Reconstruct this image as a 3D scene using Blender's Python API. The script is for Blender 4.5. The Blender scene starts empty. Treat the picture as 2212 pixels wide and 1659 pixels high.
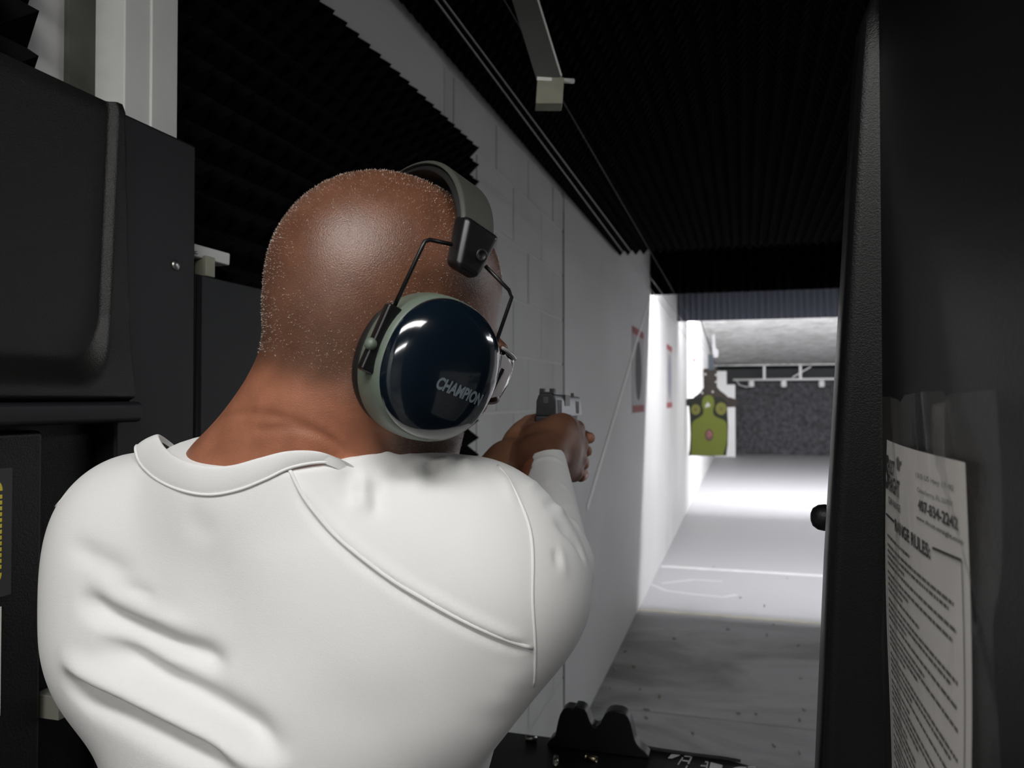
import bpy, bmesh, math, random
import numpy as np
from mathutils import Vector, Matrix
random.seed(4); rng = np.random.default_rng(4)
S = bpy.context.scene; COL = S.collection

# ---------------------------------------------------------------- camera
FPX = 1700.0; CX, CY = 1106.0, 829.5
YAW = math.radians(16.38); PITCH = math.radians(1.03); CAMZ = 1.64
CAM = np.array([0.0, 0.0, CAMZ])
RT = np.array([math.cos(YAW), math.sin(YAW), 0.0])
F0 = np.array([-math.sin(YAW), math.cos(YAW), 0.0]); ZU = np.array([0, 0, 1.0])
FW = F0*math.cos(PITCH) + ZU*math.sin(PITCH)
UP = -F0*math.sin(PITCH) + ZU*math.cos(PITCH)
cd = bpy.data.cameras.new('camera'); cam = bpy.data.objects.new('camera', cd); COL.objects.link(cam)
cam.location = CAM; cam.rotation_euler = (math.pi/2 + PITCH, 0, YAW)
cd.sensor_width = 36; cd.lens = 36*FPX/2212; cd.clip_start = 0.02; cd.clip_end = 100
cd.dof.use_dof = True; cd.dof.focus_distance = 0.72; cd.dof.aperture_fstop = 9.0
S.camera = cam
S.view_settings.view_transform = 'Standard'; S.view_settings.look = 'None'
S.view_settings.gamma = 1; S.view_settings.use_curve_mapping = False
S.view_settings.exposure = 0.0

# ---------------------------------------------------------------- world and large lights
W = bpy.data.worlds.new('world'); S.world = W; W.use_nodes = True
bg = W.node_tree.nodes['Background']; bg.inputs[0].default_value = (0.75, 0.8, 0.9, 1); bg.inputs[1].default_value = 0.012

def area(name, loc, target, sx, sy, power, color):
    l = bpy.data.lights.new(name, 'AREA'); l.shape = 'RECTANGLE'; l.size = sx; l.size_y = sy
    l.energy = power; l.color = color
    o = bpy.data.objects.new(name, l); COL.objects.link(o); o.location = loc
    d = Vector(target) - Vector(loc); o.rotation_euler = d.to_track_quat('-Z', 'Y').to_euler()
    return o
# added fill lamp at the right, then station lamps behind the firing line (their housings are built with the ceiling)
area('added_fill_light', (2.0, 2.55, 2.42), (1.6, 2.4, 0), 1.15, 0.26, 20, (0.90, 0.95, 1.0))  # unseen lamp, added to brighten the right arm and the near wall
area('station_lamp_light', (-0.05, -0.22, 2.42), (-0.05, -0.20, 0), 1.15, 0.26, 15, (1.0, 0.985, 0.96))
area('station_lamp_light', (0.0, -1.7, 2.42), (0.0, -1.4, 0), 1.15, 0.26, 22, (1.0, 0.985, 0.96))
# downrange lamps above and behind the hanging baffles
RANGE_LAMPS = [(7.19, 2.93, 170, 0.06), (10.30, 2.80, 58, 4.0), (12.0, 3.02, 620, 11.0)]
for (ly, lz, lp, la) in RANGE_LAMPS:
    area('range_lamp_light', (1.6, ly, lz), (1.6, ly + la, 0), 4.4, 0.05, lp, (0.97, 0.97, 1.0))

# ---------------------------------------------------------------- helpers
def P(px, py, zc):
    return CAM + zc*((px - CX)/FPX*RT + (CY - py)/FPX*UP + FW)
def ray(px, py):
    d = (px - CX)/FPX*RT + (CY - py)/FPX*UP + FW
    return d
def hit(px, py, axis, val):
    d = ray(px, py); t = (val - CAM[axis])/d[axis]; return CAM + t*d

def link(name, me, m=None, parent=None):
    o = bpy.data.objects.new(name, me); COL.objects.link(o)
    if m is not None: me.materials.append(m)
    if parent is not None: o.parent = parent
    return o
def tag(o, label=None, cat=None, group=None, kind=None):
    if label: o['label'] = label
    if cat: o['category'] = cat
    if group: o['group'] = group
    if kind: o['kind'] = kind
    return o
def empty(name, loc=(0, 0, 0), rot=(0, 0, 0)):
    o = bpy.data.objects.new(name, None); COL.objects.link(o); o.location = loc; o.rotation_euler = rot
    o.empty_display_size = 0.05
    return o
def keep(o, root):
    # child built in world coordinates under an Empty that has its own place
    o.parent = root; o.matrix_parent_inverse = root.matrix_basis.inverted(); return o

class MB:
    def __init__(s): s.v = []; s.f = []
    def add(s, vs, fs):
        n = len(s.v); s.v += [tuple(map(float, p)) for p in vs]; s.f += [tuple(i + n for i in f) for f in fs]; return s
    def box(s, a, b):
        x0, y0, z0 = a; x1, y1, z1 = b
        return s.add([(x0,y0,z0),(x1,y0,z0),(x1,y1,z0),(x0,y1,z0),(x0,y0,z1),(x1,y0,z1),(x1,y1,z1),(x0,y1,z1)],
                     [(0,3,2,1),(4,5,6,7),(0,1,5,4),(1,2,6,5),(2,3,7,6),(3,0,4,7)])
    def hexa(s, p):   # eight corners: bottom four (ccw from above), top four
        return s.add(p, [(0,3,2,1),(4,5,6,7),(0,1,5,4),(1,2,6,5),(2,3,7,6),(3,0,4,7)])
    def bar(s, a, b, w, h, up=(0, 0, 1)):
        a = np.array(a, float); b = np.array(b, float); d = b - a; d /= np.linalg.norm(d)
        u = np.array(up, float); r = np.cross(d, u); r /= np.linalg.norm(r); u = np.cross(r, d)
        q = [(-1,-1),(1,-1),(1,1),(-1,1)]
        vs = [a + r*w/2*i + u*h/2*j for i, j in q] + [b + r*w/2*i + u*h/2*j for i, j in q]
        return s.add(vs, [(0,1,2,3),(7,6,5,4),(0,4,5,1),(1,5,6,2),(2,6,7,3),(3,7,4,0)])
    def tube(s, pts, r, n=8, closed=False, rs=None, flat=None):
        pts = [np.array(p, float) for p in pts]; N = len(pts); rings = []
        prev = None
        for i, p in enumerate(pts):
            if closed: d = pts[(i+1) % N] - pts[i-1]
            else: d = pts[min(i+1, N-1)] - pts[max(i-1, 0)]
            d = d/(np.linalg.norm(d) + 1e-12)
            if prev is None:
                u = np.cross(d, [0, 0, 1.0])
                if np.linalg.norm(u) < 1e-3: u = np.cross(d, [1.0, 0, 0])
            else: u = prev - d*np.dot(prev, d)
            u /= np.linalg.norm(u); prev = u; w = np.cross(d, u)
            rr = rs[i] if rs is not None else r
            rings.append([p + rr*(math.cos(t)*u + math.sin(t)*w) for t in np.linspace(0, 2*math.pi, n, endpoint=False)])
        vs = [q for rg in rings for q in rg]; fs = []
        M = N if closed else N - 1
        for i in range(M):
            for j in range(n):
                a = i*n + j; b = i*n + (j+1) % n; c = ((i+1) % N)*n + (j+1) % n; d = ((i+1) % N)*n + j
                fs.append((a, b, c, d))
        if not closed:
            fs.append(tuple(range(n-1, -1, -1))); fs.append(tuple((N-1)*n + j for j in range(n)))
        return s.add(vs, fs)
    def lathe(s, prof, origin, axis, n=24):   # prof: list of (radius, height along axis)
        o = np.array(origin, float); a = np.array(axis, float); a /= np.linalg.norm(a)
        u = np.cross(a, [0.3, 0.2, 1.0]); u /= np.linalg.norm(u); w = np.cross(a, u)
        vs = []; fs = []
        for r, h in prof:
            for t in np.linspace(0, 2*math.pi, n, endpoint=False): vs.append(o + a*h + r*(math.cos(t)*u + math.sin(t)*w))
        for i in range(len(prof) - 1):
            for j in range(n): fs.append((i*n+j, i*n+(j+1) % n, (i+1)*n+(j+1) % n, (i+1)*n+j))
        fs.append(tuple(range(n-1, -1, -1))); fs.append(tuple((len(prof)-1)*n+j for j in range(n)))
        return s.add(vs, fs)
    def prism(s, poly, fn, d0, d1):   # poly in 2-D, fn(a, b, depth) -> xyz
        n = len(poly); vs = [fn(a, b, d0) for a, b in poly] + [fn(a, b, d1) for a, b in poly]
        fs = [tuple(range(n-1, -1, -1)), tuple(range(n, 2*n))] + [(i, (i+1) % n, n+(i+1) % n, n+i) for i in range(n)]
        return s.add(vs, fs)
    def mesh(s, name, smooth=False):
        me = bpy.data.meshes.new(name); me.from_pydata(s.v, [], s.f); me.update()
        bm = bmesh.new(); bm.from_mesh(me); bmesh.ops.recalc_face_normals(bm, faces=bm.faces); bm.to_mesh(me); bm.free()
        if smooth: me.polygons.foreach_set('use_smooth', [True]*len(me.polygons))
        return me
    def build(s, name, m, parent=None, smooth=False, bevel=0, seg=2):
        o = link(name, s.mesh(name, smooth), m, parent)
        if bevel:
            b = o.modifiers.new('bevel', 'BEVEL'); b.width = bevel; b.segments = seg; b.limit_method = 'ANGLE'; b.angle_limit = 0.6
            o.data.polygons.foreach_set('use_smooth', [True]*len(o.data.polygons))
            if not smooth:
                wn = o.modifiers.new('wn', 'WEIGHTED_NORMAL'); wn.keep_sharp = False
        return o

def mat(name, col, rough=0.6, metal=0.0, bump=0.0, bscale=200.0, var=0.0, vscale=6.0, spec=0.5, coat=0.0, trans=0.0, sss=0.0, alpha=1.0, col2=None, detail=4):
    m = bpy.data.materials.new(name); m.use_nodes = True; nt = m.node_tree; b = nt.nodes['Principled BSDF']
    b.inputs['Base Color'].default_value = (*col, 1); b.inputs['Roughness'].default_value = rough
    b.inputs['Metallic'].default_value = metal; b.inputs['Specular IOR Level'].default_value = spec
    b.inputs['Coat Weight'].default_value = coat; b.inputs['Coat Roughness'].default_value = 0.05
    b.inputs['Transmission Weight'].default_value = trans; b.inputs['Alpha'].default_value = alpha
    if sss:
        b.inputs['Subsurface Weight'].default_value = sss; b.inputs['Subsurface Radius'].default_value = (0.012, 0.004, 0.002); b.inputs['Subsurface Scale'].default_value = 0.5
    tc = nt.nodes.new('ShaderNodeTexCoord')
    if var or col2:
        n = nt.nodes.new('ShaderNodeTexNoise'); n.inputs['Scale'].default_value = vscale; n.inputs['Detail'].default_value = detail
        nt.links.new(tc.outputs['Object'], n.inputs['Vector'])
        r = nt.nodes.new('ShaderNodeValToRGB'); r.color_ramp.elements[0].position = 0.3; r.color_ramp.elements[1].position = 0.7
        c2 = col2 if col2 else tuple(min(1, c*(1 + var)) for c in col); c1 = col if col2 else tuple(c*(1 - var) for c in col)
        r.color_ramp.elements[0].color = (*c1, 1); r.color_ramp.elements[1].color = (*c2, 1)
        nt.links.new(n.outputs['Fac'], r.inputs['Fac']); nt.links.new(r.outputs['Color'], b.inputs['Base Color'])
    if bump:
        n = nt.nodes.new('ShaderNodeTexNoise'); n.inputs['Scale'].default_value = bscale; n.inputs['Detail'].default_value = 3
        nt.links.new(tc.outputs['Object'], n.inputs['Vector'])
        bp = nt.nodes.new('ShaderNodeBump'); bp.inputs['Strength'].default_value = bump; bp.inputs['Distance'].default_value = 0.002
        nt.links.new(n.outputs['Fac'], bp.inputs['Height']); nt.links.new(bp.outputs['Normal'], b.inputs['Normal'])
    return m

_txt = {}
def text_mesh(body, size, bold=0.0, shear=0.0):
    c = bpy.data.curves.new('lettering', 'FONT'); c.body = body; c.size = size; c.offset = bold; c.shear = shear
    c.align_x = 'CENTER'; c.align_y = 'CENTER'; c.resolution_u = 3
    o = bpy.data.objects.new('lettering', c); COL.objects.link(o)
    dg = bpy.context.evaluated_depsgraph_get(); me = bpy.data.meshes.new_from_object(o.evaluated_get(dg))
    bpy.data.objects.remove(o); bpy.data.curves.remove(c)
    return me
# ================================================================ materials of the place
M = {}
M['block'] = mat('painted_block', (0.62, 0.615, 0.60), 0.75, bump=0.35, bscale=60, var=0.06, vscale=3)
M['joint'] = mat('wall_joint', (0.40, 0.40, 0.39), 0.8)
M['wall'] = mat('painted_wall', (0.68, 0.675, 0.67), 0.6, bump=0.2, bscale=25, var=0.05, vscale=1.5)
M['foam'] = mat('black_foam', (0.0045, 0.0045, 0.005), 0.95, spec=0.06, bump=0.4, bscale=400)
M['foam_grey'] = mat('dark_blue_foam', (0.15, 0.16, 0.20), 0.95, spec=0.1, bump=0.4, bscale=300)
M['plastic'] = mat('black_textured_plastic', (0.006, 0.0063, 0.0066), 0.30, bump=0.18, bscale=700, spec=0.2)
M['plastic_lit'] = mat('black_pebbled_plastic', (0.0055, 0.0054, 0.0052), 0.42, bump=0.35, bscale=900, spec=0.4)
M['plate'] = mat('dark_grey_plate', (0.0095, 0.0095, 0.0115), 0.5, spec=0.3)
M['bench'] = mat('black_bench_plastic', (0.006, 0.006, 0.007), 0.45, bump=0.2, bscale=500, spec=0.35)
M['white_steel'] = mat('white_painted_steel', (0.66, 0.67, 0.65), 0.55, var=0.05, vscale=12, bump=0.1, bscale=60)
M['off_white'] = mat('off_white_plastic', (0.36, 0.36, 0.28), 0.6, var=0.1, vscale=30)
M['bracket'] = mat('grey_green_steel', (0.04, 0.044, 0.039), 0.5, var=0.1, vscale=20)
M['galv'] = mat('bare_steel', (0.45, 0.45, 0.43), 0.35, metal=1.0)
M['cable'] = mat('steel_cable', (0.30, 0.29, 0.28), 0.5, metal=0.3)
M['dark_cable'] = mat('dark_cable', (0.06, 0.06, 0.065), 0.6)
M['dark'] = mat('dark_gap', (0.01, 0.01, 0.011), 0.9)
M['rubber'] = mat('shredded_rubber', (0.06, 0.06, 0.066), 0.95, bump=1.0, bscale=14, var=0.5, vscale=9)
M['berm'] = mat('worn_white_plate', (0.46, 0.455, 0.44), 0.9, bump=1.0, bscale=7, vscale=3.2, col2=(0.78, 0.78, 0.77), detail=9)
M['yellow'] = mat('yellow_print', (0.72, 0.58, 0.05), 0.5)
M['sign'] = mat('dark_grey_sign', (0.035, 0.035, 0.035), 0.5)
M['paper'] = mat('white_paper', (0.84, 0.81, 0.78), 0.8)
M['ink'] = mat('black_ink', (0.02, 0.02, 0.02), 0.7)
M['ink_grey'] = mat('grey_ink', (0.13, 0.125, 0.12), 0.8)
M['red'] = mat('red_print', (0.36, 0.08, 0.09), 0.7)
M['violet'] = mat('faded_print', (0.30, 0.28, 0.36), 0.8)
M['brass'] = mat('brass_casing', (0.42, 0.36, 0.24), 0.3, metal=1.0)
M['nickel'] = mat('steel_casing', (0.42, 0.41, 0.38), 0.35, metal=1.0)
M['tube'] = bpy.data.materials.new('lamp_tube'); M['tube'].use_nodes = True
_b = M['tube'].node_tree.nodes['Principled BSDF']; _b.inputs['Emission Color'].default_value = (1, 0.97, 0.92, 1); _b.inputs['Emission Strength'].default_value = 6

def floor_material():
    m = mat('sealed_concrete', (0.24, 0.235, 0.235), 0.55, bump=0.15, bscale=40)
    nt = m.node_tree; b = nt.nodes['Principled BSDF']; tc = nt.nodes['Texture Coordinate']
    mp = nt.nodes.new('ShaderNodeMapping'); mp.inputs['Scale'].default_value = (0.9, 1.5, 1)
    nt.links.new(tc.outputs['Object'], mp.inputs['Vector'])
    n = nt.nodes.new('ShaderNodeTexNoise'); n.inputs['Scale'].default_value = 1.1; n.inputs['Detail'].default_value = 5; n.inputs['Roughness'].default_value = 0.55; n.inputs['Distortion'].default_value = 0.8
    nt.links.new(mp.outputs['Vector'], n.inputs['Vector'])
    r = nt.nodes.new('ShaderNodeValToRGB')
    r.color_ramp.elements[0].position = 0.36; r.color_ramp.elements[0].color = (0.19, 0.187, 0.18, 1)
    r.color_ramp.elements[1].position = 0.62; r.color_ramp.elements[1].color = (0.42, 0.415, 0.42, 1)
    nt.links.new(n.outputs['Fac'], r.inputs['Fac'])
    # stains fade into one even, slightly paler grey farther downrange
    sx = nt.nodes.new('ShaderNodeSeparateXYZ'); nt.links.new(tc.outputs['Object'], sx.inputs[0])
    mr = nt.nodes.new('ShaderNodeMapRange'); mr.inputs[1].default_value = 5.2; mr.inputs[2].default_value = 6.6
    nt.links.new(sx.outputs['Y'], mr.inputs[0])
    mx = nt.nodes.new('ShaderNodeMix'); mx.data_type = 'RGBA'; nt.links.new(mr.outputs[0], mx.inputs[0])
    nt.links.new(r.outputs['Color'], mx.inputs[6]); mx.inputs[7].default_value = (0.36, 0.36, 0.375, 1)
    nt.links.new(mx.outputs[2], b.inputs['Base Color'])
    return m
M['floor'] = floor_material()

WX = -0.79      # face of the left wall
CEIL = 2.56
# ---------------------------------------------------------------- floor, walls, ceiling
tag(MB().box((-1.1, -3.2, -0.1), (5.2, 25.2, 0)).build('floor', M['floor']), 'grey sealed concrete floor of the range', kind='structure')
wall = tag(MB().box((WX - 0.25, -3.2, 0), (WX, 2.02, 3.4)).box((WX - 0.25, 2.02, 0), (WX - 0.004, 3.52, 3.4)).box((WX - 0.25, 3.545, 0), (WX, 25.2, 3.4)).box((WX - 0.25, 3.52, 0), (WX - 0.035, 3.545, 3.4)).build('wall_left', M['wall']),
    'white painted block wall on the left of the lane', kind='structure')
# the blocks that can be told apart, foam edge to control joint, running bond
BH = 0.2032; BL = 0.4064; jt = 0.009
zoff = -0.035
for row in range(0, 13):
    z0 = zoff + row*BH + jt/2; z1 = zoff + (row + 1)*BH - jt/2
    z0 = max(z0, 0.0); z1 = min(z1, 2.56)
    y = 3.52 - (BL if row % 2 else BL/2)
    y1 = 3.52
    while y1 > 2.03:
        y0 = max(y, 2.02)
        if y1 - y0 > 0.05:
            bm_ = MB().box((WX - 0.0038, y0 + jt/2, z0), (WX + random.uniform(-0.001, 0.0012), y1 - jt/2, z1))
            bm_.build('block', M['block'], wall, bevel=0.0018, seg=1)
        y1 = y; y = y1 - BL
    if row == 12: pass
MB().box((WX - 0.03, 3.521, 0), (WX - 0.002, 3.544, 2.50)).build('control_joint', M['dark'], wall)
tag(MB().box((5.0, -3.2, 0), (5.2, 25.2, 3.4)).build('wall_right', M['wall']), 'far right wall of the range', kind='structure')
tag(MB().box((-1.1, -3.4, 0), (5.2, -3.2, 3.4)).build('wall_rear', mat('rear_wall_paint', (0.45, 0.45, 0.43), 0.8)), 'grey wall behind the firing line', kind='structure')

def pyramids(mb, origin, u, v, n, nu, nv, pitch, h, base=0.006):
    o = np.array(origin, float); u = np.array(u, float); v = np.array(v, float); n = np.array(n, float)
    for i in range(nu):
        for j in range(nv):
            c = o + u*(i*pitch) + v*(j*pitch) + n*base
            vs = [c, c + u*pitch, c + u*pitch + v*pitch, c + v*pitch, c + (u + v)*pitch/2 + n*(h - base)]
            mb.add(vs, [(0,1,4),(1,2,4),(2,3,4),(3,0,4)])
    a = o; b = o + u*nu*pitch; c = b + v*nv*pitch; d = o + v*nv*pitch
    q = [a, b, c, d]; q2 = [p + n*base for p in q]
    mb.add(q + q2, [(3,2,1,0),(0,1,5,4),(1,2,6,5),(2,3,7,6),(3,0,4,7)])
    return mb

ceil = tag(MB().box((-1.1, -3.2, 3.4), (5.2, 25.2, 3.5)).build('ceiling', mat('black_deck', (0.01, 0.01, 0.01), 0.9)), 'black ceiling deck above the range', kind='structure')
keep(MB().box((WX, -3.2, CEIL + 0.045), (5.0, 5.12, CEIL + 0.1)).build('ceiling_board', M['foam']), ceil)
o = MB(); pyramids(o, (WX + 0.004, -0.9, CEIL + 0.045), (1, 0, 0), (0, 1, 0), (0, 0, -1), 74, 120, 0.05, 0.045)
tag(keep(o.build('foam_lining', M['foam']), ceil), kind='stuff')

# hanging baffles: a board with wedge foam on the side that faces the firing line
def baffle(y, zbot, ztop, m, label, pitch):
    root = empty('ceiling_baffle', (2.1, y, zbot)); tag(root, label, 'baffle', 'ceiling baffles across the range')
    keep(MB().box((WX + 0.003, y, zbot + 0.145), (4.99, y + 0.04, ztop)).build('board', M['foam']), root)
    mb = MB(); n = int((4.99 - WX)/pitch)
    for i in range(n):
        x = WX + 0.001 + i*pitch
        mb.add([(x, y, zbot), (x + pitch, y, zbot), (x + pitch/2, y - 0.045, zbot), (x, y, ztop), (x + pitch, y, ztop), (x + pitch/2, y - 0.045, ztop)],
               [(0,1,2),(3,5,4),(0,2,5,3),(2,1,4,5),(1,0,3,4)])
    tag(keep(mb.build('wedge_foam', m), root), kind='stuff')
baffle(7.06, 2.556, 3.4, M['foam'], 'black foam baffle hanging nearest, before the first range lamps', 0.075)
baffle(10.05, 2.60, 3.4, M['foam_grey'], 'blue-grey ribbed foam baffle hanging behind the black one', 0.075)

# worn white plates that slope down to the bullet trap
root = empty('deflector_plate', (2.1, 18, 2.8)); tag(root, 'pocked white deflector sloping down to the bullet trap', 'deflector')
mb = MB(); nx, ny = 58, 60; vs = []; fs = []
for j in range(ny + 1):
    for i in range(nx + 1):
        x = WX + .02 + (4.96 - WX)*i/nx; t = j/ny; y = 13.2 + t*(23.7 - 13.2); z = 3.30 + t*(2.60 - 3.30)
        vs.append((x, y, z + 0.02*math.sin(i*12.9 + j*7.1)*math.cos(i*3.3 - j*5.7)))
for j in range(ny):
    for i in range(nx): a = j*(nx+1) + i; fs.append((a, a+1, a+nx+2, a+nx+1))
mb.add(vs, fs); keep(mb.build('plate', M['berm'], smooth=True), root)
keep(MB().box((WX + .01, 23.62, 2.57), (4.98, 23.72, 2.63)).build('lower_lip', M['berm']), root)

# bullet trap
root = empty('bullet_trap', (2.1, 24.4, 0)); tag(root, 'dark shredded rubber bullet trap closing the far end', 'bullet trap')
mb = MB(); vs = []; fs = []; nx, nz = 90, 34
for j in range(nz + 1):
    for i in range(nx + 1):
        x = WX + (5.0 - WX)*i/nx; z = 2.12*j/nz
        vs.append((x, 24.05 + 0.25*z/2.12 + rng.uniform(-0.03, 0.03), z))
for j in range(nz):
    for i in range(nx): a = j*(nx+1) + i; fs.append((a, a+1, a+nx+2, a+nx+1))
mb.add(vs, fs); keep(mb.build('rubber_face', M['rubber'], smooth=True), root)
keep(MB().box((WX, 24.9, 0), (5.0, 25.2, 3.4)).build('trap_back', mat('trap_inside', (0.05, 0.055, 0.055), 0.9)), root)
root = empty('sprinkler_pipe', (2.1, 23.75, 2.16)); tag(root, 'white pipe with stub outlets running above the bullet trap', 'pipe')
keep(MB().tube([(WX + 0.5, 23.75, 2.17), (4.9, 23.75, 2.19)], 0.035, 10).build('pipe', M['wall'], smooth=True), root)
for px in (1623, 1693, 1775):
    p = hit(px, 826, 1, 23.7)
    keep(MB().lathe([(0.05, 0), (0.085, 0.02), (0.085, 0.16), (0.06, 0.2)], (p[0], 23.7, p[2] - 0.14), (0, 0, 1), 12).build('stub_outlet', M['wall'], smooth=True), root)
for px in (1651, 1729, 1822):
    p = hit(px, 812, 1, 23.75)
    keep(MB().box((p[0] - 0.035, 23.72, 2.17), (p[0] + 0.035, 23.78, 2.56)).build('pipe_hanger', M['wall']), root)
a = hit(1712, 815, 1, 23.7); b = hit(1752, 792, 1, 23.7)
keep(MB().bar(a, b, 0.03, 0.03).build('brace', M['wall']), root)
keep(MB().tube([hit(1588, 818, 1, 23.6), hit(1598, 832, 1, 23.6), hit(1612, 836, 1, 23.6), hit(1623, 834, 1, 23.6)], 0.012, 6).build('hose', M['wall']), root)
# white corner post at the trap
tag(MB().box((WX, 22.9, 0), (-0.22, 23.1, 2.02)).box((WX, 22.9, 2.02), (-0.45, 23.1, 2.4)).build('trap_side_post', M['wall']), 'white stepped post between left wall and rubber bullet trap', 'post')

# ---------------------------------------------------------------- floor lines and marks
def floor_strip(name, pyl, m, y, w, label):
    tag(MB().box((WX + 0.01, y, 0.0), (4.9, y + w, 0.002)).build(name, m), label, 'floor line')
floor_strip('painted_line', 0, mat('faded_yellow_paint', (0.46, 0.44, 0.36), 0.6, var=0.15, vscale=9), 6.12, 0.07, 'faded yellow line painted across the floor, nearest the bench')
floor_strip('painted_line', 0, mat('faded_white_paint', (0.60, 0.60, 0.60), 0.6, var=0.1, vscale=9), 7.75, 0.10, 'worn white line painted across the floor, beyond the yellow one')
floor_strip('saw_cut', 0, M['joint'], 4.18, 0.006, 'thin dark saw cut across the grey floor near the bench')
for k, pts in enumerate([[(1405,1262),(1440,1276),(1500,1284),(1560,1290),(1592,1285)], [(1430,1260),(1500,1252),(1560,1256)]]):
    w3 = [hit(px, py, 2, 0.0) for px, py in pts]
    mb = MB()
    for a, b in zip(w3[:-1], w3[1:]):
        d = (b - a)/np.linalg.norm(b - a); n = np.array([-d[1], d[0], 0])*0.018
        mb.add([a - n + [0,0,.001], b - n + [0,0,.001], b + n + [0,0,.001], a + n + [0,0,.001], a - n, b - n, b + n, a + n], [(0,1,2,3),(0,4,5,1),(2,6,7,3)])
    tag(mb.build('scuff_mark', mat('pale_scuff', (0.52, 0.52, 0.53), 0.7)), ['curved pale scuff on the lit floor beyond the yellow line', 'short straight pale scuff just behind the curved one'][k], 'scuff')

# ---------------------------------------------------------------- acoustic foam on the left wall
def wall_foam(y0, y1, z0, z1, label):
    mb = MB(); p = 0.05; nu = int(round((y1 - y0)/p)); nv = int(round((z1 - z0)/p))
    pyramids(mb, (WX + 0.001, y0, z0), (0, 1, 0), (0, 0, 1), (1, 0, 0), nu, nv, p, 0.05)
    return tag(mb.build('acoustic_foam', M['foam']), label, 'acoustic foam', 'pyramid foam on the left wall')
wall_foam(0.90, 2.20, 1.30, 2.40, 'black pyramid foam on the block wall beside the shooter')
wall_foam(-0.35, 0.70, 1.99, 2.49, 'black pyramid foam above the left divider, left of the white post')

# white steel post above the left divider
root = empty('wall_post', (-0.75, 0.83, 0)); tag(root, 'white painted steel post standing between the two foam sheets', 'post')
keep(MB().box((-0.788, 0.795, 0), (-0.735, 0.885, CEIL + 0.03)).build('channel', M['white_steel'], bevel=0.002), root)
keep(MB().box((-0.7355, 0.8375, 0.02), (-0.731, 0.885, CEIL + 0.02)).build('raised_flange', M['white_steel'], bevel=0.001), root)
keep(MB().box((-0.788, 0.755, 0.0), (-0.78, 0.795, CEIL + 0.03)).build('shadow_gap', mat('gap_shade_grey', (0.09, 0.092, 0.08), 0.8, var=0.3, vscale=10)), root)  # shade of the recess beside the post, painted as a grey strip

# ---------------------------------------------------------------- stall dividers
TOPZ = 1.985
def left_divider():
    root = empty('stall_divider', (-0.74, 0.3, 0)); tag(root, 'moulded black plastic stall divider on the left, behind the shooter', 'divider')
    xr = -0.705   # recess face
    # moulded upper panel: recess, slanted front rim, rounded corner and sloping sill in one sheet
    sm = lambda t: (lambda q: q*q*(3 - 2*q))(min(max(t, 0.0), 1.0))
    ys = list(np.linspace(-0.35, 0.60, 16)) + list(np.linspace(0.61, 0.775, 67)); zs = list(np.linspace(1.636, 1.76, 52)) + list(np.linspace(1.77, TOPZ, 22))
    R = 0.045; vs = []; fs = []
    for z in zs:
        t = (TOPZ - z)/(TOPZ - 1.64); yi = 0.738 - 0.016*t; yo = 0.756 + 0.013*t
        for y in ys:
            a = y - yi + R; b = 1.690 - z + R; am, bm2 = max(a, 0.0), max(b, 0.0)
            s_ = math.hypot(am, bm2) - R if (a > 0 or b > 0) else max(a, b) - R
            sf = (bm2/math.hypot(am, bm2))**2 if am + bm2 > 0 else 0
            wd_ = 0.0065 + 0.036*sf**1.5; hgt = 0.011 + 0.013*sf
            h = hgt*sm(s_/wd_)
            h -= 0.06*max(0.0, (y - yo + .004)/.01)**2 if y > yo - .004 else 0
            h -= 0.010*sm((1.642 - z)/.006)
            h -= 0.004*sm((z - TOPZ + .004)/.004)
            vs.append((max(xr + h, -0.76), y, z))
    n = len(ys)
    for i_ in range(len(zs) - 1):
        for j_ in range(n - 1): fs.append((i_*n+j_, i_*n+j_+1, (i_+1)*n+j_+1, (i_+1)*n+j_))
    keep(MB().add(vs, fs).build('upper_panel', M['plastic_lit'], smooth=True), root)
    keep(MB().box((-0.765, -0.35, 1.64), (xr - 0.004, 0.755, TOPZ - .001)).build('upper_core', M['plastic']), root)
    keep(MB().box((-0.765, -0.35, 1.612), (xr + 0.024, 0.772, 1.636)).build('rail', M['plate'], bevel=0.006, seg=3), root)
    keep(MB().box((-0.765, 0.757, 0.0), (-0.708, 0.895, TOPZ - 0.004)).build('mounting_post', M['plate'], bevel=0.004), root)
    keep(MB().box((-0.765, -0.35, 0.0), (-0.735, 0.757, 1.612)).build('lower_panel', M['plastic']), root)
    keep(MB().box((-0.735, -0.35, 0.9), (-0.715, 0.665, 1.606)).build('lower_raised_panel', M['bench'], bevel=0.006, seg=3), root)
    c = hit(380, 573, 0, -0.707)
    keep(MB().lathe([(0.007, 0), (0.007, 0.001), (0.0055, 0.003), (0.002, 0.0042)], (-0.708, c[1], c[2]), (1, 0, 0), 14).build('bolt_head', M['galv'], smooth=True), root)
    keep(MB().box((-0.735, 0.66, 1.02), (-0.69, 0.80, 1.03)).build('shelf_ledge', M['bench'], bevel=0.003), root)
    return root
ld = left_divider()
# slotted metal tab seen past the elbow
a = hit(126, 1506, 0, -0.70); b = hit(152, 1545, 0, -0.70)
root = empty('metal_tab', tuple(a)); tag(root, 'small bare metal tab with a hole on the left divider', 'bracket')
keep(MB().box((-0.735, a[1], b[2]), (-0.70, a[1] + 0.022, a[2])).build('tab_plate', mat('dull_zinc', (0.2, 0.2, 0.17), 0.6), bevel=0.001), root)
c = hit(133, 1524, 0, -0.70)
keep(MB().lathe([(0.004, 0), (0.004, 0.0012), (0.0025, 0.0012)], (-0.7005, c[1], c[2]), (1, 0, 0), 12).build('hole', M['dark']), root)

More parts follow.
